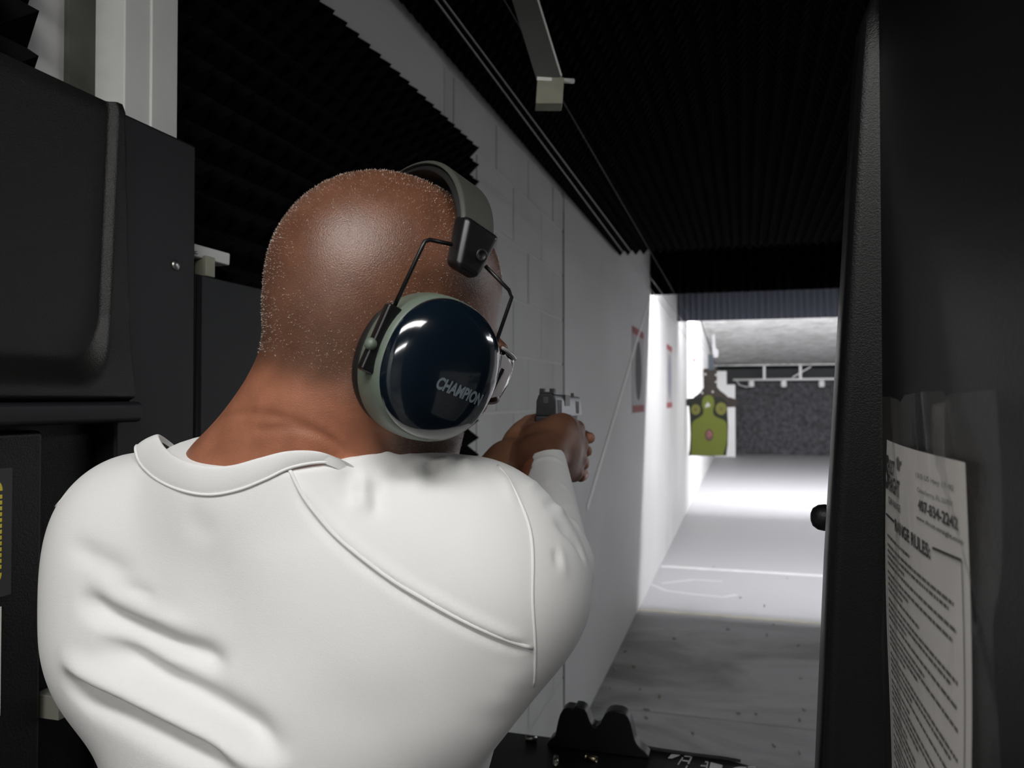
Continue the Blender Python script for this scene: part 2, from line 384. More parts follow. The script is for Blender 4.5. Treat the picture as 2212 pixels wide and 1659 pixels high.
# warning sign with a dashed yellow border, mostly past the left edge of the picture
xs = -0.7145
a = hit(25, 1010, 0, xs); zt = a[2]; yr = a[1]; zb = hit(22, 1283, 0, xs)[2]
root = empty('warning_sign', (xs, yr, zb)); tag(root, 'dark sign with dashed yellow border on the left divider', 'sign')
keep(MB().box((xs, yr - 0.17, zb), (xs + 0.0012, yr, zt)).build('sign_plate', M['sign']), root)
xx = xs + 0.0013
d = 0.0052; ye = yr - 0.014; zts = zt - 0.018; zbs = zb + 0.020
for k in range(13):
    z = zts - 0.010 - (zts - zbs - 0.020)*k/12
    keep(MB().box((xx, ye - d/2, z - d/2 + .0006), (xx + .0004, ye + d/2, z + d/2 - .0006)).build('dash', M['yellow'], bevel=0.0006, seg=1), root)
    keep(MB().box((xx, ye - .142 - d/2, z - d/2 + .0006), (xx + .0004, ye - .142 + d/2, z + d/2 - .0006)).build('dash', M['yellow']), root)
for k in range(14):
    y = ye - 0.012 - 0.118*k/13
    for zz in (zts + 0.004, zbs - 0.004):
        keep(MB().box((xx, y - d/2 + .0006, zz - d/2), (xx + .0004, y + d/2 - .0006, zz + d/2)).build('dash', M['yellow']), root)
for sy in (1, -1):
    for sz, z in ((1, zts), (-1, zbs)):
        arc = [(math.cos(t), math.sin(t)) for t in np.linspace(0, math.pi/2, 7)]
        yc = ye - 0.071 + sy*0.066; poly = [(yc + sy*.0078*c_, z - sz*.004 + sz*.0106*s_) for c_, s_ in arc] + [(yc + sy*.0026*c_, z - sz*.004 + sz*.0052*s_) for c_, s_ in arc[::-1]]
        keep(MB().prism(poly, lambda p, q, dd: (xx + dd, p, q), 0, 0.0004).build('corner_mark', M['yellow']), root)
a = hit(2, 1310, 0, xs); b = hit(1, 1545, 0, xs)
tag(MB().box((xs, a[1] - 0.2, b[2]), (xs + 0.0008, a[1], a[2])).build('notice_sheet', M['paper']), 'white notice sheet below the dashed sign, cut off at the picture edge', 'notice')

# lower side plate further along the wall with the target cable bracket above it
root = empty('side_plate', (-0.75, 1.1, 0)); tag(root, 'low dark side plate along the wall behind the shooter\'s head', 'plate')
keep(MB().box((-0.736, 0.905, 0.0), (-0.716, 1.50, 1.81)).build('plate_face', mat('blue_black_plate', (0.005, 0.0058, 0.007), 0.5, spec=0.3), bevel=0.002), root)
keep(MB().tube([(-0.718, 0.912, 0.0), (-0.718, 0.912, 1.808)], 0.006, 10).build('rolled_edge', M['plate'], smooth=True), root)
root = empty('cable_bracket', tuple(P(450, 560, 1.06))); tag(root, 'grey steel arm with a cream block on the left side plate', 'bracket')
a = P(404, 541, 1.10); b = P(483, 562, 1.16)
keep(MB().bar(a, b, 0.026, 0.018).build('arm', M['white_steel'], bevel=0.002), root)
c = P(420, 546, 0.985)
keep(MB().tube([P(408, 545, 1.085), P(427, 546, 1.09)], 0.0022, 8).build('pin', M['galv'], smooth=True), root)
c = P(440, 570, 1.12)
keep(MB().box((c[0] - .008, c[1] - .010, 1.812), (c[0] + .012, c[1] + .010, c[2] + .010)).build('cream_block', M['off_white'], bevel=0.0015), root)
c = P(466, 546, 1.15); keep(MB().lathe([(0.007, 0), (0.007, 0.004), (0.004, 0.006)], c - np.array([0, 0, .004]), (0, 0, 1), 10).build('bolt_head', M['white_steel']), root)

# ---------------------------------------------------------------- right divider
RX = 0.112
def right_divider():
    root = empty('stall_divider', (RX, 0.4, 0)); tag(root, 'tall black plastic stall divider on the right with the taped rules', 'divider')
    keep(MB().box((RX, -0.35, 0.0), (RX + 0.05, 0.735, 2.02)).build('recessed_panel', M['plastic'], bevel=0.01, seg=3), root)
    # tapered front rim facing back into the stall
    mb = MB(); vs = []; fs = []
    zs = [0.0, 0.6, 1.2, 1.5, 1.8, 1.92, 1.965, 1.99, 2.005, 2.012]
    def wid(z): return 0.057 - 0.045*min(max((z - 1.27)/0.73, 0), 1) if z > 1.27 else 0.057
    n = 12
    for z in zs:
        w = wid(z); sh = 0.0 if z < 1.95 else (z - 1.95)**2*6
        y0 = 0.722 + sh*0.6; y1 = 0.775 - sh; r = min(0.005, w*0.3); xl = RX - w + sh
        vs.append([(RX + .012, y0 - 0.004, z), (RX + 0.001, y0, z), (xl + r*2.2, y0 + .001, z), (xl + r, y0 + .002, z), (xl + r*.3, y0 + r, z), (xl, y0 + r*2.5, z), (xl, y1 - r*2, z), (xl + r*.3, y1 - r*.7, z), (xl + r, y1 - r*.1, z), (RX, y1, z), (RX + .05, y1, z), (RX + .05, y0, z)])
    fl = [p for s_ in vs for p in s_]
    for i in range(len(vs) - 1):
        for j in range(n): fs.append((i*n+j, i*n+(j+1) % n, (i+1)*n+(j+1) % n, (i+1)*n+j))
    fs.append(tuple((len(vs)-1)*n + j for j in range(n)))
    mb.add(fl, fs); keep(mb.build('front_rim', M['plastic'], smooth=True), root)
    return root
rd = right_divider()
c = P(1781, 1118, 0.79)
root = rd
keep(MB().lathe([(0.004, -0.016), (0.009, -0.014), (0.0125, -0.007), (0.0134, 0.0), (0.0125, 0.006), (0.009, 0.011), (0.004, 0.013)], c, (-1, 0.15, 0), 20).build('bumper_knob', M['bench'], smooth=True), root)['label'] = 'round black rubber knob'
keep(MB().tube([c, c + np.array([0.035, -0.004, 0])], 0.005, 10).build('knob_stem', M['bench']), root)
# ---------------------------------------------------------------- taped rules sheet in a clear sleeve
PXL = RX - 0.0035
def wp(px, py, off=0.0): return hit(px, py, 0, PXL - off)
tl = wp(1916, 957); tr = wp(2086, 988)
zpt = (tl[2] + tr[2])/2; yl = tl[1]; yrr = tr[1]; PW = yl - yrr
root = empty('rules_sheet', (PXL, yl, zpt - 0.30)); tag(root, 'creased paper sheet of range rules taped to the right divider', 'notice')
nu, nv = 16, 20
mb = MB(); vs = []; fs = []
def bow(u, v): return 0.0025*math.sin(math.pi*u) + 0.0018*math.sin(5*v + 3*u)
for j in range(nv + 1):
    for i in range(nu + 1):
        u = i/nu; v = j/nv
        vs.append((PXL - bow(u, v), yl - PW*u, zpt - 0.30*v))
for j in range(nv):
    for i in range(nu): a = j*(nu+1) + i; fs.append((a, a+1, a+nu+2, a+nu+1))
mb.add(vs, fs); keep(mb.build('paper', M['paper'], smooth=True), root)
def on_paper(y, z):
    u = (yl - y)/PW; v = (zpt - z)/0.30; return (PXL - bow(u, v) - 0.0006, y, z)
def sheet_text(body, p0, p1, hpx, m, bold=0.0, name='lettering', shear=0.0):
    a = wp(*p0); b = wp(*p1); z = (a[2] + b[2])/2; L = a[1] - b[1]; yc = (a[1] + b[1])/2
    zc_ = np.dot((a + b)/2 - CAM, FW); H = hpx/FPX*zc_
    me = text_mesh(body, 1.0, bold, shear)
    co = np.array([v.co[:] for v in me.vertices]); w = np.ptp(co[:, 0]); h = np.ptp(co[:, 1]); cx = (co[:, 0].max() + co[:, 0].min())/2; cy = (co[:, 1].max() + co[:, 1].min())/2
    for v, c in zip(me.vertices, co):
        v.co = on_paper(yc - (c[0] - cx)/w*L, z + (c[1] - cy)/h*H)
    o = link(name, me, m); return keep(o, root)
def sheet_rule(p0, p1, th, m, name='rule'):
    a = wp(*p0); b = wp(*p1); a = np.array(on_paper(a[1], a[2])); b = np.array(on_paper(b[1], b[2]))
    return keep(MB().bar(a, b, 0.0004, th, up=(0, 0.5, 1)).build(name, m), root)
# heading: one tall S shared by two words
sheet_text('S', (1917, 1010), (1926, 1028), 74, M['ink'], 0.03, 'logo_initial')
sheet_text('HOOT', (1924, 1008), (1944, 1012), 34, M['ink'], 0.03, 'logo_word')
sheet_text('TRAIGHT', (1924, 1042), (1958, 1056), 36, M['ink'], 0.03, 'logo_word')
sheet_text('GUN RANGE', (1928, 1081), (1960, 1098), 16, M['ink_grey'], 0.02, 'logo_word')
# pistol-like emblem above the second word
e = [(1949, 992), (1953, 986), (1958, 998), (1963, 996), (1962, 1004), (1957, 1006), (1958, 1018), (1951, 1014)]
ep = [on_paper(*wp(*q)[1:]) for q in e]
keep(MB().add(ep, [tuple(range(len(ep)))]).build('logo_emblem', M['ink_grey']), root)
sheet_text('1315 US Hwy 17-92', (1996, 1028), (2066, 1056), 15, M['ink_grey'])
sheet_text('Casselberry, FL 32707', (1998, 1062), (2064, 1088), 14, M['ink_grey'])
sheet_text('407-834-2242', (1999, 1092), (2072, 1130), 27, M['ink'], 0.03)
sheet_text('www.shoot-straight.com', (1995, 1124), (2080, 1166), 14, M['ink'], 0.01)
sheet_text('RANGE RULES:', (1946, 1138), (2020, 1188), 30, M['ink'], 0.035)
sheet_rule((1922, 1110), (1944, 1127), 0.0014, M['ink']); sheet_rule((2025, 1184), (2076, 1210), 0.0014, M['ink'])
ya = wp(2076, 1210)[1]; za = wp(2076, 1210)[2]; yb = wp(1922, 1110)[1]; zb_ = wp(1922, 1110)[2]
for yy, zz in ((ya, za), (yb, zb_)):
    mb = MB(); n = 14
    for i in range(n):
        z0 = zz - (zz - (zpt - .29))*i/n; z1 = zz - (zz - (zpt - .29))*(i + 1)/n
        p = on_paper(yy, z0); q = on_paper(yy, z1); p2 = on_paper(yy - .0011, z0); q2 = on_paper(yy - .0011, z1)
        mb.add([p, q, q2, p2], [(0,1,2,3)])
    keep(mb.build('rule', M['ink']), root)
# rows of small print: too small to read, so dark word marks
mb = MB(); z = zb_ - 0.016; row = 0; lens = [.45,.95,.9,.35,.97,.93,.4,.3,.55,.97,.9,.35,.96,.6,.97,.5,.3,.97,.9,.4,.96,.35,.95,.97,.5,.3]
while z > zpt - 0.287:
    y = yb - 0.008; end = yb - 0.008 - (yb - ya - 0.014)*lens[row % len(lens)]
    while y > end:
        w = random.uniform(0.003, 0.012); y2 = max(y - w, end)
        q = [on_paper(y, z), on_paper(y2, z), on_paper(y2, z + .0021), on_paper(y, z + .0021)]
        mb.add(q, [(0,1,2,3)]); y = y2 - 0.0016
    z -= 0.0046 if row % 4 else 0.0068; row += 1
tag(keep(mb.build('small_print', M['ink_grey']), root), kind='stuff')

# clear plastic sleeve with torn top and creases
sm = mat('clear_film', (0.16, 0.155, 0.145), 0.12, spec=1.0, alpha=0.20, bump=0.5, bscale=45)
root = empty('plastic_sleeve', (PXL, yl, zpt - 0.31)); tag(root, 'torn clear plastic sleeve with shiny creases over the rules sheet', 'sleeve')
tops0 = [(1902,858),(1919,857),(1936,856),(1941,863),(1945,869),(1953,853),(1981,848),(2010,846),(2032,845),(2038,862),(2043,880),(2050,868),(2072,850),(2110,845),(2151,842)]
tops = []
for (a0, b0), (a1, b1) in zip(tops0[:-1], tops0[1:]):
    for t in (0, .34, .67): tops.append((a0 + (a1 - a0)*t, b0 + (b1 - b0)*t))
tops.append(tops0[-1])
vs = []; fs = []; nv = 60
for i, (px, py) in enumerate(tops):
    t = hit(px, py, 0, PXL - .006); y = t[1]; zt_ = t[2]
    for j in range(nv + 1):
        v = j/nv; z = zt_ + (zpt - 0.31 - zt_)*v
        u = i/(len(tops) - 1)
        crease = 0.008*math.exp(-((u - (0.74 + 0.75*v))/0.035)**2)*math.exp(-(v/.3)**4) + 0.004*math.exp(-((u - (0.83 + 0.6*v))/0.02)**2)*math.exp(-(v/.3)**4) + 0.006*math.exp(-((u - 0.5)/.05)**2)*math.exp(-(v/.12)**2) + 0.0035*math.exp(-((u - (.16 + .1*v))/.03)**2)
        x = PXL - 0.0055 - crease - 0.0012*math.sin(9*u + 14*v)
        vs.append((x, y - 0.001*math.sin(7*v), z))
n = nv + 1
for i in range(len(tops) - 1):
    for j in range(nv): a = i*n + j; fs.append((a, a+1, a+n+1, a+n))
keep(MB().add(vs, fs).build('film', sm, smooth=True), root)

# ---------------------------------------------------------------- bench in front of the shooter
BZ = 1.07
root = empty('shooting_bench', (-0.32, 1.1, 0)); tag(root, 'black plastic shooting bench below the outstretched arms', 'bench')
x0, x1, y0, y1 = -0.70, 0.045, 0.98, 1.302
poly = [(x0, y0), (x1, y0)] + [(x1 - .10 + .10*math.sin(t), y1 - .055 + .055*math.cos(t)) for t in np.linspace(math.pi/2, 0, 9)] + [(x0, y1)]
keep(MB().prism(poly, lambda a, b, d: (a, b, d), BZ - 0.035, BZ).build('bench_top', M['bench'], bevel=0.006, seg=3), root)
keep(MB().box((x0 + .02, y1 - 0.10, 0), (x1 - 0.12, y1 - 0.06, BZ - 0.035)).build('front_panel', M['bench']), root)
for xx in (x0 + 0.02, x1 - 0.15):
    keep(MB().box((xx, y0 + 0.06, 0), (xx + 0.03, y1 - 0.10, BZ - 0.035)).build('side_panel', M['bench']), root)
lip = [hit(a, b, 1, 1.301) for a, b in [(1380,1606),(1400,1611),(1430,1616),(1500,1626),(1560,1633),(1600,1640)]]
lp = [(p[0], max(p[2], BZ + .0006)) for p in lip]; lp = [(lp[0][0], BZ + .0003)] + lp + [(lp[-1][0], BZ + .0003)]
keep(MB().prism(lp, lambda a, b, d: (a, d, b), 1.291, 1.301).build('raised_lip', M['bench'], bevel=0.002), root)
# stylised white lettering printed near the far edge of the bench
def zq(pts): return [tuple(hit(1380 + a/7.373, 1560 + b/7.373, 2, BZ + 0.0006)) for a, b in pts]
def stroke(a, b, w):
    a = np.array(a, float); b = np.array(b, float); d = (b - a)/np.linalg.norm(b - a); n = np.array([-d[1], d[0]])*w/2
    return [tuple(a - n), tuple(b - n), tuple(b + n), tuple(a + n)]
wm = mat('white_print', (0.55, 0.55, 0.56), 0.6)
marks = [[[(460,575),(515,510),(680,515),(640,535),(525,580)]],
         [stroke((725,535),(850,550),24), stroke((845,545),(785,665),24), stroke((690,607),(790,622),24), stroke((700,560),(622,678),20), stroke((772,690),(720,790),20)],
         [stroke((1055,632),(1100,632),22), stroke((1100,628),(1075,760),22), stroke((985,692),(1085,700),22), [(1145,635),(1335,685),(1310,790),(1110,790)]],
         [[(1505,725),(1600,708),(1720,712),(1690,780),(1480,780)], stroke((1735,715),(1860,715),22), stroke((1855,712),(1820,800),22)]]
for g in marks:
    mb = MB()
    for q in g:
        p3 = zq(q); mb.add(p3, [tuple(range(len(p3)))])
    keep(mb.build('printed_mark', wm), root)
# two-humped pistol rest at the far edge
prof = [(1190,1592),(1196,1583),(1207,1575),(1210,1560),(1213,1545),(1217,1531),(1223,1520),(1231,1515),(1239,1516),(1247,1518),(1249,1512),(1262,1514),(1270,1519),(1275,1528),(1279,1541),(1284,1551),(1291,1556),(1297,1556),(1303,1550),(1308,1538),(1313,1529),(1320,1523),(1331,1521),(1345,1523),(1355,1528),(1362,1536),(1367,1549),(1371,1565),(1375,1582),(1380,1592),(1388,1601),(1396,1607),(1406,1618)]
pr = [hit(a, b, 1, 1.29) for a, b in prof]; pr = [(p[0], max(p[2], BZ + 0.002)) for p in pr]
pr = [(pr[0][0], BZ + .0005)] + pr + [(pr[-1][0], BZ + .0005)]
tag(MB().prism(pr, lambda a, b, d: (a, d, b), 1.262, 1.290).build('pistol_rest', mat('black_rest_plastic', (0.006, 0.0065, 0.009), 0.4, spec=0.4), bevel=0.005, seg=3), 'two-humped black plastic pistol rest standing on the bench', 'pistol rest')

# spent casings
def casing_mesh():
    return MB().lathe([(0.0048, 0), (0.0049, 0.001), (0.0040, 0.0018), (0.0040, 0.0024), (0.0048, 0.003), (0.0047, 0.019), (0.0038, 0.0191), (0.0036, 0.010)], (0, 0, 0), (0, 0, 1), 12).mesh('spent_casing', True)
cm = casing_mesh(); cm.materials.append(M['brass']); cm2 = cm.copy(); cm2.materials[0] = M['nickel']
def casing(p, yaw, me, label, group, stand=False):
    o = bpy.data.objects.new('spent_casing', me); COL.objects.link(o)
    o.location = (p[0], p[1], p[2] + (0.0 if stand else 0.0049)); o.rotation_euler = (0, 0, 0) if stand else (math.pi/2, 0, yaw)
    return tag(o, label, 'casing', group)
casing(hit(1266, 1641, 2, BZ), 1.25, cm, 'brass casing lying on the bench below the pistol rest', 'casings on the bench')
casing(hit(1201, 1643, 2, BZ), 0.2, cm2, 'dull casing end-on on the bench, left of the brass one', 'casings on the bench')
casing(hit(1135, 1602, 2, BZ), 1.9, cm2, 'dull casing on the bench beside the white shirt', 'casings on the bench')
floor_c = [(1454,1379),(1657,1374),(1724,1395),(1728,1467),(1346,1408),(1329,1449),(1373,1440),(1318,1489),(1383,1491),(1424,1507),(1398,1553),(1592,1541),(1633,1544),(1727,1558),(1738,1535),(1499,1587),(1674,1614),(1727,1629),(1672,1349),(1575,1360),(1602,1292),(1651,1311),(1700,1250),(1540,1225)]
for i, (px, py) in enumerate(floor_c):
    casing(hit(px, py, 2, 0), random.uniform(0, 6.28), cm if i % 3 == 0 else cm2, 'small spent casing scattered on the grey range floor', 'spent casings on the floor', stand=(i % 4 == 1))
casing(hit(1390, 1533, 2, 0), 1.4, cm2, 'longer dark casing lying sideways on the floor beyond the pistol rest', 'spent casings on the floor').scale = (1.15, 1.15, 1.7)

# ---------------------------------------------------------------- target cables and hanger
def cable(q0, q1, z, m, r, label):
    a = hit(*q0, 2, z); b = hit(*q1, 2, z); d = (b - a)/(b[1] - a[1])
    pts = [a + d*(y - a[1]) for y in np.linspace(0.3, 22.5, 12)]
    return tag(MB().tube(pts, r, 6).build('target_cable', m, smooth=True), label, 'cable', 'target carrier cables')
cable((941, 0), (1355, 557), 2.33, M['cable'], 0.0021, 'pale target cable running downrange, nearer the wall')
cable((958, 0), (1372, 556), 2.345, M['cable'], 0.0021, 'pale target cable close to the first, further from the wall')
cable((1089, 0), (1330, 415), 2.42, M['dark_cable'], 0.0014, 'thin dark cable passing behind the hanging bracket')
root = empty('hanging_bracket', tuple(P(1188, 200, 1.35))); tag(root, 'grey-green steel hanger with an off-white block at its end', 'bracket')
a = P(1187, 176, 1.35); t = P(1133, 0, 1.35); e = a + (t - a)*(CEIL + 0.02 - a[2])/(t[2] - a[2])
keep(MB().bar(a, e, 0.041, 0.004, up=FW).build('flat_arm', M['bracket']), root)
dd = (e - a)/np.linalg.norm(e - a); rr = np.cross(dd, FW); rr /= np.linalg.norm(rr)
if np.dot(rr, RT) < 0: rr = -rr
keep(MB().bar(a + rr*0.0205, e + rr*0.0205, 0.003, 0.022, up=FW).build('flange', M['white_steel']), root)
cb = P(1187, 204, 1.335)
bx = MB()
for _ in (0,):
    h = 0.0222; w = 0.0225; dp = 0.018; c8 = []
    for sz in (-1, 1):
        for sx, sy in ((-1,-1),(1,-1),(1,1),(-1,1)): c8.append(cb + RT*sx*w + np.array([0,0,1])*sz*h + F0*sy*dp + RT*sz*0.0015)
    bx.hexa(c8)
keep(bx.build('end_block', M['off_white'], bevel=0.0015), root)
keep(MB().bar(P(1160, 170, 1.318), P(1192, 172, 1.318), 0.003, 0.006).build('cut_edge', M['galv']), root)
keep(MB().tube([P(1212, 174, 1.33), P(1239, 175, 1.34)], 0.0042, 10).build('pin', M['white_steel'], smooth=True), root)

# sliver of lamp light across the wall, painted as a thin pale strip
tag(MB().bar(hit(1402, 648, 0, WX + 0.003), hit(1268, 1100, 0, WX + 0.003), 0.0024, 0.036, up=(0, 0, 1)).build('light_streak', mat('painted_streak', (0.95, 0.94, 0.92), 0.5)), 'thin streak of light, built as a pale strip, running diagonally down the left wall', 'strip')

# distance signs on the left wall
def wall_sign(p0, p1, inkm, label):
    a = hit(*p0, 0, WX + 0.003); b = hit(*p1, 0, WX + 0.003)
    y0, y1, z1, z0 = a[1], b[1], a[2], b[2]; zc = (z0 + z1)/2; x = WX
    root = empty('wall_sign', (x, y0, z0)); tag(root, label, 'sign', 'signs along the left wall')
    keep(MB().box((x, y0, z0), (x + 0.003, y1, z1)).build('sheet', mat('sign_sheet', (0.50, 0.48, 0.48), 0.7)), root)
    h = (z1 - z0)*0.085
    keep(MB().box((x + 0.003, y0, z1 - h), (x + 0.004, y1, z1)).build('top_bar', M['red']), root)
    keep(MB().box((x + 0.003, y0, z0), (x + 0.004, y1, z0 + h)).build('bottom_bar', M['red']), root)
    ym = (y0 + y1)/2; hw = (y1 - y0)*0.27; H = (z1 - z0)*0.36
    poly = [(ym + hw*math.sin(t), zc + H*math.cos(t)) for t in np.linspace(0, 2*math.pi, 18, endpoint=False)]
    keep(MB().prism(poly, lambda p, q, d: (x + d, p, q), 0.003, 0.004).build('dark_figure', inkm), root)
wall_sign((1366, 703), (1391, 889), M['ink_grey'], 'red-edged wall sign with a dark figure, nearest and in shade')
wall_sign((1440, 742), (1452, 880), M['violet'], 'red-edged wall sign on the bright wall, second along')
wall_sign((1495, 770), (1503, 872), M['violet'], 'small faint red-edged sign furthest along the bright wall')

# ---------------------------------------------------------------- target on its carrier
TY = 11.55
def tp(px, py, off=0.0): p = hit(px, py, 1, TY - off); return p
def zpt6(a, b): return (1460 + a/7.54, 780 + b/7.54)
brown = mat('brown_backer_board', (0.035, 0.026, 0.021), 0.8, var=0.25, vscale=8)
root = empty('paper_target', tuple(tp(1531, 985))); tag(root, 'yellow-green silhouette paper target hanging downrange', 'target')
def flat(pts, off, th, m, name, curve=0.0):
    p3 = [tp(*q, off) for q in pts]
    return keep(MB().prism([(p[0], p[2]) for p in p3], lambda a, b, d: (a, d, b), TY - off - th, TY - off).build(name, m), root)
paper_o = [(1490,868),(1488,878),(1490,905),(1491,940),(1490,970),(1487,984),(1530,985),(1569,984),(1572,960),(1573,920),(1571,880),(1570,868),(1560,858),(1500,858)]
flat(paper_o, 0.0, 0.004, mat('dark_green_print', (0.012, 0.016, 0.009), 0.8), 'sheet')
fig = [zpt6(*q) for q in [(245,1535),(255,1400),(250,1200),(255,1050),(275,985),(330,945),(400,905),(445,860),(450,800),(425,720),(430,640),(450,590),(490,560),(530,552),(570,560),(605,595),(625,650),(625,720),(605,790),(605,850),(640,900),(720,935),(790,965),(825,1010),(835,1100),(830,1300),(810,1400),(780,1490),(770,1540)]]
flat(fig, 0.005, 0.002, mat('yellow_green_print', (0.13, 0.155, 0.018), 0.75), 'figure')
ring = mat('olive_print', (0.15, 0.15, 0.03), 0.75); ctr = mat('olive_centre', (0.10, 0.08, 0.02), 0.75)
for cx_, cy_, r_ in ((322, 790, 78), (738, 775, 92)):
    flat([zpt6(cx_ + r_*math.cos(t), cy_ + r_*1.12*math.sin(t)) for t in np.linspace(0, 6.283, 20, endpoint=False)], 0.005, 0.002, ring, 'corner_bullseye')
    flat([zpt6(cx_ + 22*math.cos(t), cy_ + 24*math.sin(t)) for t in np.linspace(0, 6.283, 12, endpoint=False)], 0.008, 0.001, ctr, 'bullseye_centre')
flat([zpt6(540 + 66*math.cos(t), 1205 + 98*math.sin(t)) for t in np.linspace(0, 6.283, 20, endpoint=False)], 0.008, 0.001, mat('dark_red_print', (0.08, 0.04, 0.035), 0.7), 'centre_ring')
flat([zpt6(542 + 46*math.cos(t), 1205 + 72*math.sin(t)) for t in np.linspace(0, 6.283, 16, endpoint=False)], 0.010, 0.001, mat('pink_print', (0.25, 0.10, 0.10), 0.7, var=0.6, vscale=40), 'centre_spot')
tw = mat('torn_paper_white', (0.5, 0.5, 0.48), 0.8)
flat([zpt6(*q) for q in [(480,750),(478,715),(505,690),(520,655),(528,685),(560,705),(550,750),(520,735),(498,762)]], 0.008, 0.001, tw, 'head_patch')
root2 = empty('target_carrier', tuple(tp(1533, 800))); tag(root2, 'brown wooden target hanger with neck and crossbar under a steel clamp', 'target carrier')
root = root2
flat([(1519,798),(1524,796),(1543,796),(1549,801),(1549,836),(1556,844),(1567,852),(1575,860),(1575,872),(1500,872),(1492,866),(1500,857),(1512,848),(1520,838)], -0.012, 0.011, brown, 'neck_board')
flat([(1472,866),(1490,860),(1575,858),(1592,863),(1591,879),(1570,880),(1490,877),(1473,877)], -0.024, 0.011, brown, 'crossbar')
for q in ((430,520),(600,500),(655,225),(655,340),(480,215)):
    c_ = zpt6(*q); flat([(c_[0] + 2.4*math.cos(t), c_[1] + 2.4*math.sin(t)) for t in np.linspace(0, 6.283, 8, endpoint=False)], 0.0, 0.003, tw, 'torn_spot')
flat([(1530,766),(1541,766),(1542,800),(1530,800)], -0.03, 0.04, mat('blue_grey_clamp', (0.07, 0.085, 0.10), 0.5, metal=0.4), 'clamp')
flat([(1538,724),(1544,722),(1546,752),(1552,757),(1551,772),(1540,772)], -0.05, 0.03, mat('white_carrier', (0.6, 0.6, 0.62), 0.5), 'trolley')

# ---------------------------------------------------------------- lamp housings (behind the camera and above the baffles)
def lamp_housing(c, L, wd, label, m_t, n=2):
    root = empty('ceiling_lamp', c); tag(root, label, 'lamp')
    x, y, z = c
    keep(MB().box((x - L/2, y - wd/2, z + 0.03), (x + L/2, y + wd/2, z + 0.07)).build('housing', M['white_steel']), root)
    for i in range(n):
        yy = y + (i - (n - 1)/2)*wd*0.45
        keep(MB().tube([(x - L*.48, yy, z + 0.02), (x + L*.48, yy, z + 0.02)], 0.012, 8).build('tube', m_t, smooth=True), root)
lamp_housing((2.0, 2.55, 2.45), 1.2, 0.3, 'added unseen fill lamp over the neighbouring lane on the right', M['tube'])  # housing of the added fill lamp
lamp_housing((-0.05, -0.22, 2.45), 1.2, 0.3, 'fluorescent ceiling lamp above the firing line behind the camera', M['tube'])
lamp_housing((0.0, -1.7, 2.45), 1.2, 0.3, 'fluorescent ceiling lamp further back behind the firing line', M['tube'])
for (ly, lz, lp, la), nm in zip(RANGE_LAMPS, ('first', 'second', 'third')):
    lamp_housing((1.6, ly, lz + 0.02), 4.6, 0.09, 'long lamp strip hidden above the range, %s from the firing line' % nm, M['tube'], 1)
# ================================================================ smooth body surfaces (distance field -> surface nets)
def v3(*a): return np.array(a, dtype=np.float64)
def RC(a, b, r1, r2, k=0.02): return dict(t='rc', a=np.array(a, float), b=np.array(b, float), r1=r1, r2=r2, k=k)
def EL(c, r, R=None, k=0.02): return dict(t='el', c=np.array(c, float), r=np.array(r, float), R=np.eye(3) if R is None else np.array(R, float), k=k)
def BX(c, h, r, R=None, k=0.02): return dict(t='bx', c=np.array(c, float), h=np.array(h, float), r=r, R=np.eye(3) if R is None else np.array(R, float), k=k)
def SUB(p): p = dict(p); p['sub'] = True; return p
def CUT(c, n, rad): n = np.array(n, float); return dict(t='cut', c=np.array(c, float), n=n/np.linalg.norm(n), r=rad, k=0.002, sub=True)
def pd(q, p):
    t = q['t']
    if t == 'rc':
        ba = q['b'] - q['a']; l2 = ba @ ba; pa = p - q['a']; h = np.clip(pa @ ba/l2, 0, 1)
        e = pa - h[:, None]*ba; return np.sqrt(np.einsum('ij,ij->i', e, e)) - (q['r1'] + (q['r2'] - q['r1'])*h)
    if t == 'el':
        l = (p - q['c']) @ q['R'].T; a = l/q['r']; b = a/q['r']
        k0 = np.sqrt(np.einsum('ij,ij->i', a, a)); k1 = np.sqrt(np.einsum('ij,ij->i', b, b)) + 1e-9
        return k0*(k0 - 1)/k1
    if t == 'bx':
        l = np.abs((p - q['c']) @ q['R'].T) - q['h']; m = np.maximum(l, 0)
        return np.sqrt(np.einsum('ij,ij->i', m, m)) + np.minimum(l.max(1), 0) - q['r']
    if t == 'cut':
        e = p - q['c']; return np.maximum(-(e @ q['n']), np.sqrt(np.einsum('ij,ij->i', e, e)) - q['r'])
def combine(prims, p, ds=None):
    d = None
    for i, q in enumerate(prims):
        x = pd(q, p) if ds is None else ds[i]; k = q['k']
        if d is None: d = x.copy(); continue
        if q.get('sub'):
            x = -x; h = np.clip(0.5 - 0.5*(d - x)/k, 0, 1); d = d + (x - d)*h + k*h*(1 - h)
        else:
            h = np.clip(0.5 + 0.5*(d - x)/k, 0, 1); d = d + (x - d)*h - k*h*(1 - h)
    return d
